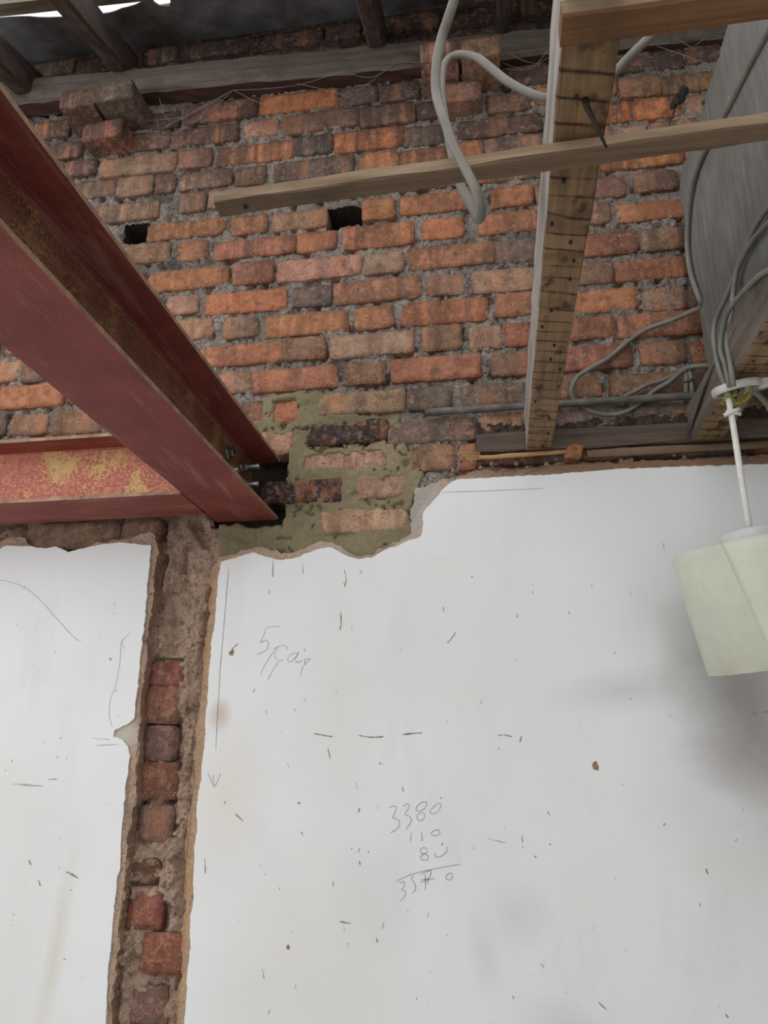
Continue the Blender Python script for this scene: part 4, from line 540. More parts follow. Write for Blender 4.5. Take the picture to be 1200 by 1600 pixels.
def brick(x0, x1, z0, z1, tint, kind=0, proud=.003, depth=.05, seed=0, yaw=0, name='brick'):
    """one brick: face grid with chipped outline and knocked-off arrises, plus its sides"""
    w, h = x1-x0+.003, z1-z0+.002; nx = max(5, int(w/.017)); nz = 5
    rnd = random.Random(seed); jit = (.0034, .0085, .003)[kind]
    us = np.linspace(-.5, .5, nx+1); vs = np.linspace(-.5, .5, nz+1)
    U, V = np.meshgrid(us*w, vs*h)
    ox, oz = seed*1.37 % 50, seed*2.91 % 50
    edge = np.minimum(np.minimum(U+w/2, w/2-U), np.minimum(V+h/2, h/2-V))
    dU = jit*fbm(U+ox, V+oz, 38, 3, 5); dV = jit*fbm(U+ox, V+oz, 38, 3, 6)
    Y = -proud - .0022*fbm(U+ox, V+oz, 24, 3, 8) + np.where(edge < 1e-6, .0020, 0)
    # a broken corner or a spalled edge now and then
    if rnd.random() < (.35, .8, .5)[kind]:
        cx = rnd.choice((-.5,.5))*w; cz = rnd.uniform(-.5,.5)*h; r = rnd.uniform(.015,.035)
        Y = Y + np.clip(1-np.hypot(U-cx, V-cz)/r, 0, 1)*rnd.uniform(.004,.011)
    # round the corners
    P = U+dU; Q = V+dV
    for sx in (0, nx):
        for sz in (0, nz):
            P[sz, sx] *= 1-.0022/w*2*rnd.uniform(.3,1.8); Q[sz, sx] *= 1-.0022/h*2*rnd.uniform(.5,1.8)
    verts = [(float(P[j,i]), float(Y[j,i]), float(Q[j,i])) for j in range(nz+1) for i in range(nx+1)]
    faces = [(j*(nx+1)+i, j*(nx+1)+i+1, (j+1)*(nx+1)+i+1, (j+1)*(nx+1)+i) for j in range(nz) for i in range(nx)]
    ring = [i for i in range(nx+1)] + [j*(nx+1)+nx for j in range(1,nz+1)] + [nz*(nx+1)+i for i in range(nx-1,-1,-1)] + [j*(nx+1) for j in range(nz-1,0,-1)]
    rings = [ring]
    for k,(dy, s) in enumerate(((.008,1.012),(depth,1.0))):
        base = len(verts)
        for r in ring:
            x,y,z = verts[r]; verts.append((x*s, -proud+dy+.002*rnd.uniform(-1,1)*(k==0), z*s))
        rings.append(list(range(base, base+len(ring))))
    n = len(ring)
    for a,b in ((rings[0],rings[1]),(rings[1],rings[2])):
        for i in range(n): faces.append((a[i], b[i], b[(i+1)%n], a[(i+1)%n]))
    o = mesh_obj(name, verts, faces, M_brick, wall, smooth=False, loc=((x0+x1)/2, 0, (z0+z1)/2))
    o.data.polygons.foreach_set('use_smooth', [k < nx*nz for k in range(len(faces))])
    j = rnd.uniform(.86, 1.1); c = lin(TINT[tint])
    o.color = (c[0]*j*rnd.uniform(.95,1.05), c[1]*j*rnd.uniform(.93,1.06), c[2]*j*rnd.uniform(.93,1.06), 1)
    o.rotation_euler = (rnd.uniform(-.012,.012), rnd.uniform(-.008,.008), math.radians(yaw)+rnd.uniform(-.012,.012))
    return o

for i,b in enumerate(BRICKS):
    brick(b[0], b[1], b[2], b[3], b[4].upper() if (b[5] and b[4] == 'p') else ('k' if (b[2] > 3.58 and b[4] in 'dn') or (b[0] > .53 and b[2] < 2.46) else b[4]), b[5], proud=random.Random(i).uniform(.000,.009) - (.004 if b[5] else 0), seed=i+1)  # black tint paints in the shade above the high plate and below the tank
for i,c in enumerate(CORBELS):
    brick(c[0], c[1], c[2], c[3], c[5], 2, proud=c[4], depth=c[4]+.03, seed=900+i, yaw=c[6])['label'] = 'corbel brick standing proud of the wall'
for i,c in enumerate(CHASE_BRICKS):
    brick(c[0]-.008, c[1]+.004, c[2]-.004, c[3]+.004, c[4].upper(), 2, proud=-.007, seed=700+i)

def ragged(poly, amp, seed, step=.005, freq=45):
    """polyline with a broken edge; long straight outer sides stay straight"""
    out = []; n = len(poly)
    for i in range(n):
        a = poly[i]; b = poly[(i+1)%n]; L = math.hypot(b[0]-a[0], b[1]-a[1])
        far = (a[0] <= -2.3 or a[0] >= 2.1) or (b[0] <= -2.3 or b[0] >= 2.1) or (a[1] < .01 or b[1] < .01)
        k = 1 if far and L > .5 else max(1, int(L/step))
        nx, nz = -(b[1]-a[1])/max(L,1e-6), (b[0]-a[0])/max(L,1e-6)
        for q in range(k):
            t = q/k; x = a[0]+(b[0]-a[0])*t; z = a[1]+(b[1]-a[1])*t
            d = 0 if far else amp*float(fbm(np.array([x]), np.array([z]), freq, 4, seed, .65)[0])
            out.append((x+nx*d, z+nz*d))
    return out

def cdt(poly):
    n = len(poly)
    r = delaunay_2d_cdt([Vector(p) for p in poly], [], [list(range(n))], 1, 1e-6)
    return [(v.x, v.y) for v in r[0]], r[1], [tuple(q) for q in r[2] if len(q) == 3]

def slab(name, poly, y0, y1, mat, parent, bulge=0, seed=0):
    bm = bmesh.new()
    vs, es, fs = cdt(poly)
    f = [bm.verts.new((x, y0 + (bulge*float(vnoise(x*60, z*60, seed)) if bulge else 0), z)) for x,z in vs]
    tri = [bm.faces.new([f[i] for i in q]) for q in fs]
    cnt = {}
    for q in fs:
        for i in range(3):
            e = (q[i], q[(i+1)%3]); k = tuple(sorted(e)); cnt[k] = None if k in cnt else e
    back = {}
    def bk(i):
        if i not in back:
            x, z = vs[i]; back[i] = bm.verts.new((x+.0015*float(vnoise(x*90, z*90, seed+4)), y1, z))
        return back[i]
    for e in cnt.values():
        if e: bm.faces.new((f[e[0]], bk(e[0]), bk(e[1]), f[e[1]]))
    return bm_obj(name, bm, mat, parent)

def ribbons(name, strokes, mat, parent, y=-.0224, seed=0, wob=.15, kind=None):
    bm = bmesh.new(); rnd = random.Random(seed)
    for pl, w in strokes:
        P = [Vector((a[0], 0, a[1])) for a in pl]
        S = smooth_path(P, 4) if len(P) > 2 else [P[0].lerp(P[1], k/3) for k in range(4)]
        prev = None; m = len(S)
        for i,s in enumerate(S):
            t = S[min(i+1,m-1)]-S[max(i-1,0)]
            if t.length < 1e-7: continue
            t.normalize(); nrm = Vector((-t.z, 0, t.x))
            e = (.55 if i in (0,m-1) else 1)*w/2*rnd.uniform(1-wob*2,1+wob)
            q = (bm.verts.new((s.x+nrm.x*e, y, s.z+nrm.z*e)), bm.verts.new((s.x-nrm.x*e, y, s.z-nrm.z*e)))
            if prev: bm.faces.new((prev[0],prev[1],q[1],q[0]))
            prev = q
    o = bm_obj(name, bm, mat, parent)
    if kind: o['kind'] = kind
    return o

for side, SK, BS, lab in (('left', LEFT_SKIM, LEFT_BASE, 'white painted plaster left of the chase'), ('right', RIGHT_SKIM, RIGHT_BASE, 'white painted plaster right of the chase')):
    base = slab('plaster_base_coat', ragged(BS, .010, 5, .004, 40), -.0165, .03, M_base, wall, .004, 3); base['label'] = 'rough brown and grey base coat behind the white skim'
    skim = slab('plaster_skim', ragged(SK, .0035, 8, .005, 60), -.022, -.012, M_skim, wall); skim['label'] = lab
    if side == 'right':
        ribbons('pencil_writing', WRITING, M_pencil, skim, -.0226)['label'] = 'pencil sums and a scrawled note'
        ribbons('pencil_line', PENCIL, M_pencil, skim, -.0226)['label'] = 'pencil setting-out line'
        ribbons('scuff_mark', [s for s in SCUFFS if s[0][0][0] > -.72], M_scuff, skim, -.0225, 4, .35, 'stuff')
        bm = bmesh.new()
        for x,z,r in RUST_SPOTS:
            vs = [bm.verts.new((x+r*math.cos(k*.4488)*random.Random(k+int(r*9e3)).uniform(.5,1.1), -.0224, z+1.2*r*math.sin(k*.4488)*random.Random(k+3).uniform(.6,1.1))) for k in range(14)]
            if r < .012: bm.faces.new(vs)
        bm_obj('rust_spot', bm, M_rust, skim)['kind'] = 'stuff'
    else:
        ribbons('hairline_crack', CRACKS, M_crack, skim, -.0225)
        ribbons('scuff_mark', [s for s in SCUFFS if s[0][0][0] <= -.72], M_scuff, skim, -.0225, 4, .35, 'stuff')

bm = bmesh.new(); box(bm, (-3.2,-4.6,-.1), (3.2,.45,0)); tag(bm_obj('floor', bm, M_floor), None, None, None, 'structure')

bm = bmesh.new(); box(bm, (2.15,-4.6,0),(2.38,.03,4.0)); tag(bm_obj('shade_wall_right', bm, plain('grey_plaster', (150,146,140), .9, .2, .15, 5, .2)), None, None, None, 'structure')  # unseen side wall, added to darken the right of the scene

# ---------------------------------------------------------------- steel beams
def i_beam(name, length, mat, parent=None, d=.160, b=.154, tf=.0085, tw=.008, rr=.008):
    """universal column section along +Y, bottom face at z=0, centred on x"""
    prof = [(-b/2,0),(b/2,0),(b/2,tf),(tw/2+rr,tf),(tw/2+rr*.3,tf+rr*.3),(tw/2,tf+rr),(tw/2,d-tf-rr),(tw/2+rr*.3,d-tf-rr*.3),(tw/2+rr,d-tf),(b/2,d-tf),(b/2,d),(-b/2,d),(-b/2,d-tf),(-tw/2-rr,d-tf),(-tw/2-rr*.3,d-tf-rr*.3),(-tw/2,d-tf-rr),(-tw/2,tf+rr),(-tw/2-rr*.3,tf+rr*.3),(-tw/2-rr,tf),(-b/2,tf)]
    bm = bmesh.new(); n = 24
    rows = [[bm.verts.new((x, length*i/n, z)) for x,z in prof] for i in range(n+1)]
    for i in range(n):
        for k in range(len(prof)):
            q = bm.faces.new((rows[i][k], rows[i][(k+1)%len(prof)], rows[i+1][(k+1)%len(prof)], rows[i+1][k]))
            if k in (1,9,11,19): q.material_index = 2
            elif k in (2,3,4,5,6,13,14,15,16,17,18): q.material_index = 1
    bm.faces.new(rows[0]); bm.faces.new(rows[-1][::-1])
    rv = bmesh.ops.bevel(bm, geom=[e for e in bm.edges if len(e.link_faces) == 2 and e.calc_face_angle(0) > 1.2 and abs((e.verts[0].co-e.verts[1].co).y) > .01], offset=.0026, segments=2, affect='EDGES')
    for q in rv['faces']: q.material_index = 2
    return bm_obj(name, bm, mat, parent)

beam = i_beam('steel_beam', 2.8, [M_steelA, M_webA, M_worn]); beam.location = (-.590, -2.795, 2.153)
tag(beam, 'dark red oxide steel beam running from the wall overhead, with bolts by its end', 'beam')
def bolt(x, y, z, long, parent):
    bm = bmesh.new()
    lathe(bm, [(.0,-.004),(.0072,-.004),(.0074,0),(.0074,long-.002),(.006,long),(0,long)], (x,y,z), 14, 'x')
    o = bm_obj('bolt', bm, M_zinc, parent); o['label'] = 'bright zinc bolt'
    bm = bmesh.new(); lathe(bm, [(.0075,.004),(.0125,.004),(.0132,.006),(.0132,.015),(.0125,.017),(.0075,.017)], (x,y,z), 6, 'x')
    for f in bm.faces: f.smooth = False
    bm_obj('nut', bm, M_zinc, o)
    bm = bmesh.new(); lathe(bm, [(.0075,.001),(.017,.001),(.017,.0038),(.0075,.0038)], (x,y,z), 18, 'x'); bm_obj('washer', bm, M_zinc, o)
for y,z,l in ((-.170,2.263,.012),(-.072,2.266,.046),(-.072,2.220,.046),(-.172,2.218,.03)):
    bolt(.004, y+2.795, z-2.153, l, beam)
beam2 = i_beam('steel_beam', 1.9, [M_steelB, M_webB, M_worn], d=.160, b=.150)
beam2.rotation_euler = (0,0,math.pi/2); beam2.location = (-.672, -.137, 2.153)
tag(beam2, 'dusty red steel beam lying along the wall at left, stained with yellow dust', 'beam')

# ---------------------------------------------------------------- roof timbers
def skewed(o, piv, sx, sz):
    """lean a timber: shift along its length"""
    for v in o.data.vertices:
        d = v.co.x-piv; v.co.z += sz*d; v.co.y += sx*d
    return o
M_plate_under = wood_material('dark_plate_underside', (62,42,38), (84,60,54), (44,32,30), 0)  # darker, redder tone on the underside of the plate
plate = timber('wall_plate', -1.75, 1.15, -.048, .012, 3.513, 3.612, 0, [M_plate, M_plate_under], .004, .006, 11, {'-2':1}, step=.04)
skewed(plate, -.57, .018, -.030); tag(plate, 'sooty grey timber plate high on the brick wall, rafters resting on it', 'timber')
bm = bmesh.new(); pts = []; rr = []
for i in range(150):
    x = -1.40+i*.0165; q = random.Random(i+77)
    pts.append((x, -.034+.018*(x+.57)+.008*q.uniform(-1,1), 3.612-.030*(x+.57)+.003*q.uniform(-1,1))); rr.append(.0075*q.uniform(.3,1.5))
tube(bm, pts, rr, 6)
o = bm_obj('debris', bm, plain('ledge_debris', (92,86,78), .95, .1, .35, 70, .8), plate); o['kind'] = 'stuff'; o['label'] = 'grey dust and crumbs lying along the top edge'
low = timber('wall_plate', -.020, 1.15, -.022, .012, 2.287, 2.338, 0, M_plate_low, .003, .004, 12, step=.03)
skewed(low, .0, 0, -.006)
tag(low, 'blackened timber plate just above the white plaster, under the joist ends', 'timber')
xs = np.linspace(-.016, 1.14, 290); zs = np.linspace(2.336, 2.376, 11); GX, GZ = np.meshgrid(xs, zs)
GY = -.012 + .012*fbm(GX, GZ, 40, 4, 301) + .006*fbm(GX, GZ, 130, 2, 302) + .016*np.clip((GZ-2.352)/.024, 0, 1)
GZ = GZ + .005*fbm(GX, GZ, 30, 3, 303)
nv = len(xs)
o = mesh_obj('mortar_bed', np.stack([GX.ravel(), GY.ravel(), GZ.ravel()], 1).tolist(), [(r*nv+c, r*nv+c+1, (r+1)*nv+c+1, (r+1)*nv+c) for r in range(10) for c in range(nv-1)], plain('black_mortar', (78,68,61), .95, .1, .35, 60, .8), low)
o['label'] = 'blackened lumpy mortar along the top of the timber'

def rafter(x, w, zt, lab, seed, length=.95, up=.0, skew=0):
    d = .098
    o = timber('rafter', -w/2, w/2, -length, .055, 0, d, 1, M_rafter, .0025, .007, seed, step=.05)
    o.location = (x, -.03, zt); o.rotation_euler = (math.radians(20), 0, skew)
    tag(o, lab, 'rafter', 'rafters under the roof edge'); return o
rafter(-1.375, .056, 3.585, 'sooty rafter end at far left, nearest the corner of the roof', 21)
rafter(-1.062, .052, 3.625, 'dark sooty rafter above the left-hand corbel bricks', 22)
rafter(-.258, .052, 3.590, 'dark rafter landing on the middle of the high plate', 23)
rafter(.113, .040, 3.585, 'narrow dark rafter beside the right-hand corbel bricks', 24)

def sheet(name, pts, lab, dz=0):
    bm = bmesh.new()
    def zz(x,y): return 3.77 + .364*y + dz + .006*float(fbm(np.array([x]), np.array([y*1.5]), 7, 3, 3)[0])
    vs, es, fs = cdt(pts)
    top = [bm.verts.new((x,y,zz(x,y)+.004)) for x,y in vs]; bot = [bm.verts.new((x,y,zz(x,y))) for x,y in vs]
    cnt = {}
    for q in fs:
        bm.faces.new([top[i] for i in q]); bm.faces.new([bot[i] for i in q[::-1]])
        for i in range(3):
            e = (q[i], q[(i+1)%3]); k = tuple(sorted(e)); cnt[k] = None if k in cnt else e
    for e in cnt.values():
        if e: bm.faces.new((top[e[0]], bot[e[0]], bot[e[1]], top[e[1]]))
    o = bm_obj(name, bm, M_sheet); tag(o, lab, 'roofing sheet', 'roof underlay sheets'); return o
ed = SHEET_EDGE
far = [(-.84+.0*k, .0) for k in range(1)]
sheet('roof_underlay', [(-1.95,.0),(-1.95,ed[0][1]-.01)] + ed + [(SEAM[3][0]+.03, ed[-1][1]), (SEAM[3][0]+.02,SEAM[3][1]), (SEAM[2][0]+.02,SEAM[2][1]), (SEAM[1][0]+.02,SEAM[1][1]), (SEAM[0][0]+.02,0)], 'torn dark underlay sheet at the roof edge, left, with a ragged hole', .004)
sheet('roof_underlay', [(SEAM[0][0],0),SEAM[1],SEAM[2],SEAM[3],(SEAM[3][0],-.5),(1.4,-.55),(1.4,0)], 'dark grey underlay sheet behind the middle rafter, right of the seam')
a,b,c,d = [Vector(v) for v in TILE_BATTEN]
u = (b-a).normalized(); bm = bmesh.new()
A = a-u*.35; w_ = (c-a); 
vs = []
for base in (A, b+u*.35):
    for o_ in (Vector((0,0,0)), w_, w_+Vector((0,0,.03)), Vector((0,0,.03))): vs.append(bm.verts.new(base+o_+Vector((0,0,.006))))
for f in ((0,1,2,3),(7,6,5,4),(0,4,5,1),(1,5,6,2),(2,6,7,3),(3,7,4,0)): bm.faces.new([vs[i] for i in f])
tag(bm_obj('tile_batten', bm, wood_material('mossy_batten', (110,104,90), (150,144,126), (84,78,66), 0)), 'weathered grey batten against the sky beyond the torn underlay', 'timber')

# ---------------------------------------------------------------- ceiling joists and laths
j1 = timber('ceiling_joist', .0965, .1555, -2.6, -.024, 2.284, 2.384, 1, [M_joist, M_grey_wood, M_dark_side], .0012, .002, 31, {'-2':0,'-0':1,'+0':2,'+2':2,'bevel':0,'end':2}, step=.04)
tag(j1, 'brown ceiling joist with lath marks, crossing in front of the bare brick', 'joist')
j2 = timber('ceiling_joist', .468, .540, -2.6, -.024, 2.284, 2.368, 1, [M_joist, M_dark_side], .002, .003, 32, {'-2':0,'-0':1,'+0':1,'+2':1,'bevel':1,'end':1}, step=.04)
tag(j2, 'sooty ceiling joist with orange underside, below the grey tank', 'joist')
for j,xs,ys,sd in ((j1,(.104,.15),(-1.3,-.05),5),(j2,(.478,.532),(-.95,-.05),6)):
    bm = bmesh.new(); r = random.Random(sd)
    y = ys[1]
    while y > ys[0]:
        lathe(bm, [(0,-.004),(.0022,-.0035),(.0024,0),(.0024,.006)], (r.uniform(*xs), y, 2.2835), 8); y -= r.uniform(.036,.085)
    o = bm_obj('nails', bm, M_nail, j); o['kind'] = 'stuff'; o['label'] = 'rusty lath nails'
bm = bmesh.new()
tube(bm, [(.127,-1.02,2.287),(.128,-1.022,2.272),(.139,-1.012,2.248),(.1475,-1.004,2.230)], [.0042,.0034,.0024,.0012], 8)
bm_obj('long_nail', bm, M_nail, j1)['label'] = 'long bent rusty nail hanging from the underside'
# split sliver on the second joist
bm = bmesh.new()
tube(bm, [(.462,-.03,2.300),(.4605,-.10,2.318),(.462,-.19,2.340),(.465,-.27,2.352)], [.006,.010,.008,.002], 6, .35)
bm_obj('split_sliver', bm, M_dark_side, j2)['label'] = 'split sliver of wood lifting from the side'

M_lath_front = wood_material('dusty_lath_edge', (126,106,84), (158,138,114), (100,82,64), 0)
lath1 = timber('lath', -.323, 1.12, -.953, -.925, 2.2620, 2.2795, 0, [M_batten, M_lath_front], .0013, .0022, 41, {'-1':1}, step=.03)
for v in lath1.data.vertices: v.co.y -= .040*(v.co.x+.323)*1.0
tag(lath1, 'long weathered lath nailed across below the joists, its sawn end over the brick', 'lath')
bm = bmesh.new(); lathe(bm, [(0,-.002),(.003,-.0018),(.003,.002)], (-.285,-.9405,2.2612), 8); bm_obj('nail', bm, M_nail, lath1)
lath2 = timber('lath', .092, 1.12, -1.142, -1.108, 2.2600, 2.2825, 0, [M_batten2, M_lath_front], .0013, .0022, 42, {'-1':1}, step=.03)
tag(lath2, 'short brown lath at the top right, starting at the lath-marked joist', 'lath')

# ---------------------------------------------------------------- strip below the plate
def sliver(name, p0, p1, w, mat, lab, cat, seed, parent=None):
    bm = bmesh.new(); a = Vector(p0); b = Vector(p1); pts = [a.lerp(b,k/6)+Vector((0,.001*random.Random(seed+k).uniform(-1,1),.0012*random.Random(seed*3+k).uniform(-1,1))) for k in range(7)]
    tube(bm, pts, [w*random.Random(seed+9+k).uniform(.8,1.1) for k in range(7)], 6, .8)
    o = bm_obj(name, bm, mat, parent)
    tag(o, lab, cat); return o
sliver('lath', (-.015,-.026,2.272),(.190,-.026,2.275),.0062, M_strip, 'broken lath strip lying under the blackened plate, above the white plaster edge', 'lath', 51)
sliver('lath', (.235,-.020,2.268),(1.1,-.020,2.262),.0105, M_batten, 'dirty lath along the top of the plaster at right, below the black plate', 'lath', 52)
bm = bmesh.new()
for k in range(6): tube(bm, [(-.012,-.02,2.288-.0035*k),(-.045,-.024,2.289-.004*k),(-.085+.012*k,-.022,2.2895-.004*k)], [.0022,.0018,.0005], 5)
tag(bm_obj('lath_splinters', bm, M_strip), 'pale broken splinters sticking out left of the blackened plate', 'splinters')
o = brick(.188, .226, 2.262, 2.290, 'o', 1, proud=.026, depth=.06, seed=1201)
bm = bmesh.new()
for k in range(34):
    r = random.Random(k+500); x = r.uniform(-.10,1.05); s = r.uniform(.003,.008)
    lathe(bm, [(0,-s),(s*.8,-s*.5),(s,0),(s*.7,s*.6),(0,s)], (x, -.006+r.uniform(-.006,.004), 2.238+r.uniform(0,.03)), 6)
o = bm_obj('plaster_crumbs', bm, M_chase, wall); o['kind'] = 'stuff'

# ---------------------------------------------------------------- conduit and cables
bm = bmesh.new(); tube(bm, [(-.141,-.025,2.401),(.05,-.025,2.4005),(.25,-.026,2.399),(.46,-.026,2.397),(.66,-.026,2.395)], .0095, 14)
tag(bm_obj('conduit', bm, M_pipe), 'straight grimy grey conduit across the brick behind the joists', 'pipe')
def cable(name, pts, r, mat, lab, flat=None, n=5, grp=None):
    bm = bmesh.new(); tube(bm, smooth_path(pts, n), r, 10, flat)
    return tag(bm_obj(name, bm, mat), lab, 'cable', grp)
cable('cable', CABLE_LOOP, .0049, M_cable_pale, 'thick pale cable hanging in a loop over the long lath', 1.3)
cable('cable', CABLE_TANK, .0060, M_cable, 'grey cable running down the tank and sweeping left over the brick')
cable('cable', CABLE_WALL, .0048, M_cable, 'thin grey cable rising from the conduit to the tank-side joist')
for i,(pts,lab) in enumerate(zip(ROSE_CABLES, ('grey cable feeding the ceiling rose, rightmost and straightest strand','grey cable feeding the ceiling rose, bowed furthest left','grey cable feeding the ceiling rose, branching off lowest over the joist side'))):
    cable('cable', pts, .0050, M_cable, lab)
cable('cable', CABLE_RIGHT, .005, M_cable, 'short cable leaving the ceiling rose into the dark on the right')
bm = bmesh.new(); tube(bm, [(.474,-.018,2.405),(.478,-.02,2.44),(.480,-.02,2.475)], .006, 8); tube(bm, [(.487,-.02,2.40),(.489,-.022,2.44),(.487,-.02,2.48)], .0055, 8)
o = bm_obj('cable_stub', bm, M_cable); tag(o, 'pair of cut cable ends tied together in the corner above the conduit', 'cable')
bm = bmesh.new(); tube(bm, [(.468,-.028,2.436),(.494,-.030,2.438)], .004, 6); bm_obj('tie', bm, M_pipe, o)

# ---------------------------------------------------------------- water tank above the right-hand joist
tank = empty('water_tank', (.85,-.45,2.386))
def rounded_panel():
    bm = bmesh.new()
    x0,x1,y0,y1,z0,z1 = .500,1.35,-1.15,-.075,2.386,2.945
    fs = box(bm, (x0,y0,z0),(x1,y1,z1)); bm.edges.ensure_lookup_table()
    vert = [e for e in bm.edges if abs(e.verts[0].co.z-e.verts[1].co.z) > .1]
    bmesh.ops.bevel(bm, geom=vert, offset=.05, segments=6, affect='EDGES', profile=.5)
    hz = [e for e in bm.edges if e.verts[0].co.z > z1-1e-4 and e.verts[1].co.z > z1-1e-4 and len(e.link_faces) == 2 and e.calc_face_angle(0) > .8]
    bmesh.ops.bevel(bm, geom=hz, offset=.02, segments=3, affect='EDGES', profile=.5)
    for f in bm.faces: f.smooth = True
    for v in bm.verts: v.co -= Vector((.85,-.45,2.386))
    return bm
shell = bm_obj('tank_shell', rounded_panel(), M_tank, tank)
for i in range(9):
    bm = bmesh.new(); lathe(bm, [(.0065,.002),(.006,-.003),(.004,-.005),(0,-.0055)], (0,0,0), 10, 'x')
    bm_obj('rivet', bm, plain('rivet_dark', (78,76,72), .6) if i == 0 else bpy.data.materials['rivet_dark'], tank, loc=(-.3495,.325-.115*i,.542))
tag(tank, 'big grey weathered metal tank with rounded edge and rivets above the right-hand joist', 'tank')

# ---------------------------------------------------------------- pendant light
PX, PY = .4665, -.31
lamp = empty('pendant_light', (PX, PY, 2.05))
tag(lamp, 'pendant light with pale cream tapered shade hanging before the white wall', 'lamp')
def loc(bm):
    for v in bm.verts: v.co -= Vector((PX,PY,2.05))
    return bm
TILT = Matrix.Translation((PX,PY,1.985)) @ Matrix.Rotation(math.radians(-7.5),4,'Y') @ Matrix.Rotation(math.radians(5.5),4,'X') @ Matrix.Translation((-PX,-PY,-1.985))
def tilt(bm):
    bmesh.ops.transform(bm, matrix=TILT, verts=bm.verts); return loc(bm)
rx, ry, rz = .487, -.302, 2.272
bm = bmesh.new()
lathe(bm, [(0,.010),(.042,.010),(.0455,.007),(.0455,-.002),(.043,-.006),(.038,-.006),(.038,.001),(0,.001)], (rx,ry,rz), 30)
box(bm, (rx+.036,ry-.012,rz-.010),(rx+.056,ry+.012,rz+.009))
bmesh.ops.rotate(bm, verts=bm.verts, cent=(rx,ry,rz), matrix=Matrix.Rotation(math.radians(-9),3,'Y') @ Matrix.Rotation(math.radians(13),3,'X'))
bm_obj('rose_base', loc(bm), plain('aged_white_plastic', (206,204,198), .4, .4, .1, 40, dirt=(168,162,152)), lamp)
bm = bmesh.new()
for k in range(7):
    r = random.Random(k+70); a = r.uniform(0,6.28)
    tube(bm, smooth_path([(rx+.03*math.cos(a),ry+.026*math.sin(a),rz-.002),(rx+.02*math.cos(a+.9),ry+.02*math.sin(a+.9),rz-.018),(rx-.01+.022*math.cos(a+1.9),ry+.02*math.sin(a+1.9),rz-.022),(rx-.012,ry,rz-.008)],4), .0021, 6)
bm_obj('earth_wires', loc(bm), M_green, lamp)['label'] = 'green and yellow wires hanging from the open rose'
bm = bmesh.new(); 
for k in range(3): box(bm, (rx-.028+.014*k,ry-.014,rz-.012),(rx-.018+.014*k,ry+.008,rz+.001))
bm_obj('terminal_block', loc(bm), plain('terminal_brass', (150,128,84), .5, .4, .3, 200), lamp)
bm = bmesh.new(); tube(bm, [(PX,PY,2.262),(PX+.0008,PY,2.20),(PX,PY,2.12),(PX-.0005,PY,1.986)], .0058, 12); bm_obj('flex', loc(bm), M_white, lamp)
bm = bmesh.new(); tube(bm, [(PX-.014,PY-.004,2.212),(PX-.006,PY-.008,2.216),(PX+.006,PY-.009,2.219),(PX+.015,PY-.004,2.224)], .0042, 8); tube(bm, [(PX-.010,PY-.007,2.220),(PX+.016,PY-.006,2.212)], .0034, 8)
bm_obj('cord_grip', loc(bm), M_white, lamp)
bm = bmesh.new(); lathe(bm, [(0,-.001),(.050,-.001),(.0535,-.004),(.0555,-.036),(.052,-.036),(.049,-.008),(0,-.008)], (PX,PY,1.986), 40); bm_obj('shade_ring', tilt(bm), M_ring, lamp)
zt, zb, rt, rb = 1.957, 1.744, .142, .128
bm = bmesh.new()
lathe(bm, [(.052,.006),(rt-.004,-.001),(rt,0),(rt,-.0015),(rb,zb-zt),(rb-.0015,zb-zt-.001),(rb-.003,zb-zt+.001),(rt-.004,-.004),(.052,.003)], (PX,PY,zt), 56)
sh = bm_obj('lamp_shade', tilt(bm), M_shade, lamp)
bm = bmesh.new()
rows = []
for k in range(13):
    t = k/12; r = rt+(rb-rt)*t+.0009; row = []
    for q in range(25):
        a = math.radians(-130+14*t) + math.radians(112)*q/24
        row.append(bm.verts.new((PX+r*math.cos(a), PY+r*math.sin(a), zt+(zb-zt)*t)))
    rows.append(row)
for k in range(12):
    for q in range(24): f = bm.faces.new((rows[k][q],rows[k][q+1],rows[k+1][q+1],rows[k+1][q])); f.smooth = True
g = bmesh.ops.extrude_face_region(bm, geom=list(bm.faces)); 
for v in [e for e in g['geom'] if isinstance(e, bmesh.types.BMVert)]:
    d = Vector((v.co.x-PX, v.co.y-PY, 0)).normalized(); v.co -= d*.0014
bm_obj('shade_seam', tilt(bm), M_shade, sh)['label'] = 'overlapping glued seam of the shade'

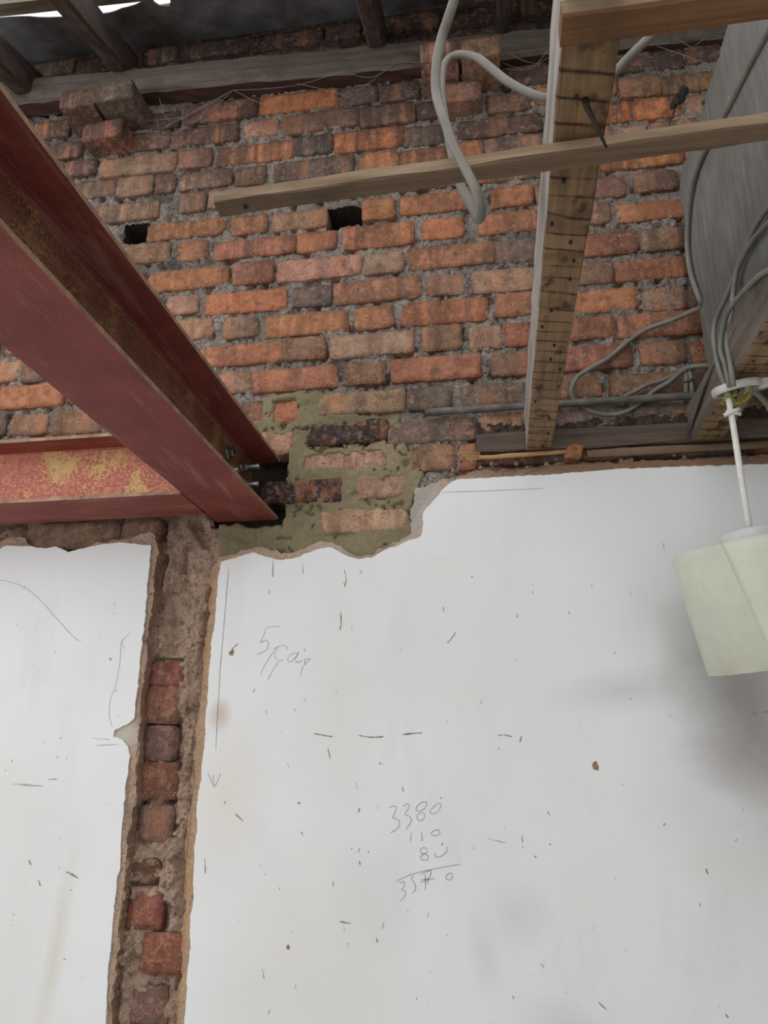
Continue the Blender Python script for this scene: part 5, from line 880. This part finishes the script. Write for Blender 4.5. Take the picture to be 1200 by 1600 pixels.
# ---------------------------------------------------------------- cobwebs and hanging dust
def web(strands, lab, y):
    bm = bmesh.new()
    for s in strands: tube(bm, smooth_path(s, 4), .0009, 4)
    return tag(bm_obj('cobweb', bm, M_web), lab, 'cobweb')
y0 = -.040
web([[(-.93,y0,3.508),(-.90,-.012,3.44),(-.80,-.012,3.475),(-.70,-.03,3.512)],[(-.95,-.012,3.40),(-.86,-.012,3.45),(-.70,-.03,3.512)],[(-.88,-.012,3.39),(-.78,-.012,3.455),(-.70,-.03,3.512)],[(-.70,-.03,3.512),(-.62,-.015,3.465),(-.55,-.012,3.43)],[(-.70,-.03,3.512),(-.60,-.03,3.50),(-.48,-.03,3.50),(-.36,-.045,3.512)],[(-1.0,-.03,3.44),(-.93,-.012,3.452),(-.86,-.012,3.45)]], 'dusty cobweb strands under the left part of the high plate', 0)
web([[(-.50,-.03,3.503),(-.40,-.015,3.475),(-.34,-.012,3.44)],[(-.36,-.045,3.512),(-.28,-.03,3.49),(-.20,-.045,3.512)],[(-.36,-.012,3.44),(-.30,-.015,3.475),(-.20,-.045,3.512),(-.13,-.05,3.497)]], 'dusty cobweb strands under the middle of the high plate', 0)
web([[(.11,-.05,3.500),(.17,-.04,3.46),(.22,-.02,3.47)],[(.10,-.04,3.47),(.16,-.03,3.45),(.24,-.02,3.49)],[(.11,-.045,3.44),(.18,-.03,3.445),(.23,-.045,3.487)]], 'dusty cobweb strands right of the right-hand corbel bricks', 0)
web([[(.53,-.02,3.478),(.60,-.02,3.43),(.66,-.012,3.40)],[(.58,-.03,3.485),(.62,-.02,3.455),(.645,-.012,3.425)],[(.62,-.02,3.455),(.66,-.03,3.478)]], 'branching cobweb strands on the bricks under the short top lath', 0)
bm = bmesh.new(); r = random.Random(3)
DC = Vector(DUST)
for k in range(16):
    a = Vector((.013*(k/15-.5), 0, .020*(k/15-.5))) ; s = .0042*(1-abs(k/15-.5)*1.3)+.001
    p_ = DC + a + Vector((r.uniform(-.002,.002),r.uniform(-.003,.003),0))
    lathe(bm, [(0,-s),(s,-s*.4),(s*.8,s*.5),(0,s)], p_, 6)
tube(bm, [DC+Vector((-.006,0,-.014)), DC+Vector((-.013,.002,-.03))], [.0012,.0003], 5)
tube(bm, [DC+Vector((.005,0,.011)), DC+Vector((.004,.002,.03)), Vector((DC.x, DC.y, 2.261))], .0002, 4)
tag(bm_obj('dust_clump', bm, M_dust), 'small dark clump of dust hanging on a thread before the brick', 'dust')
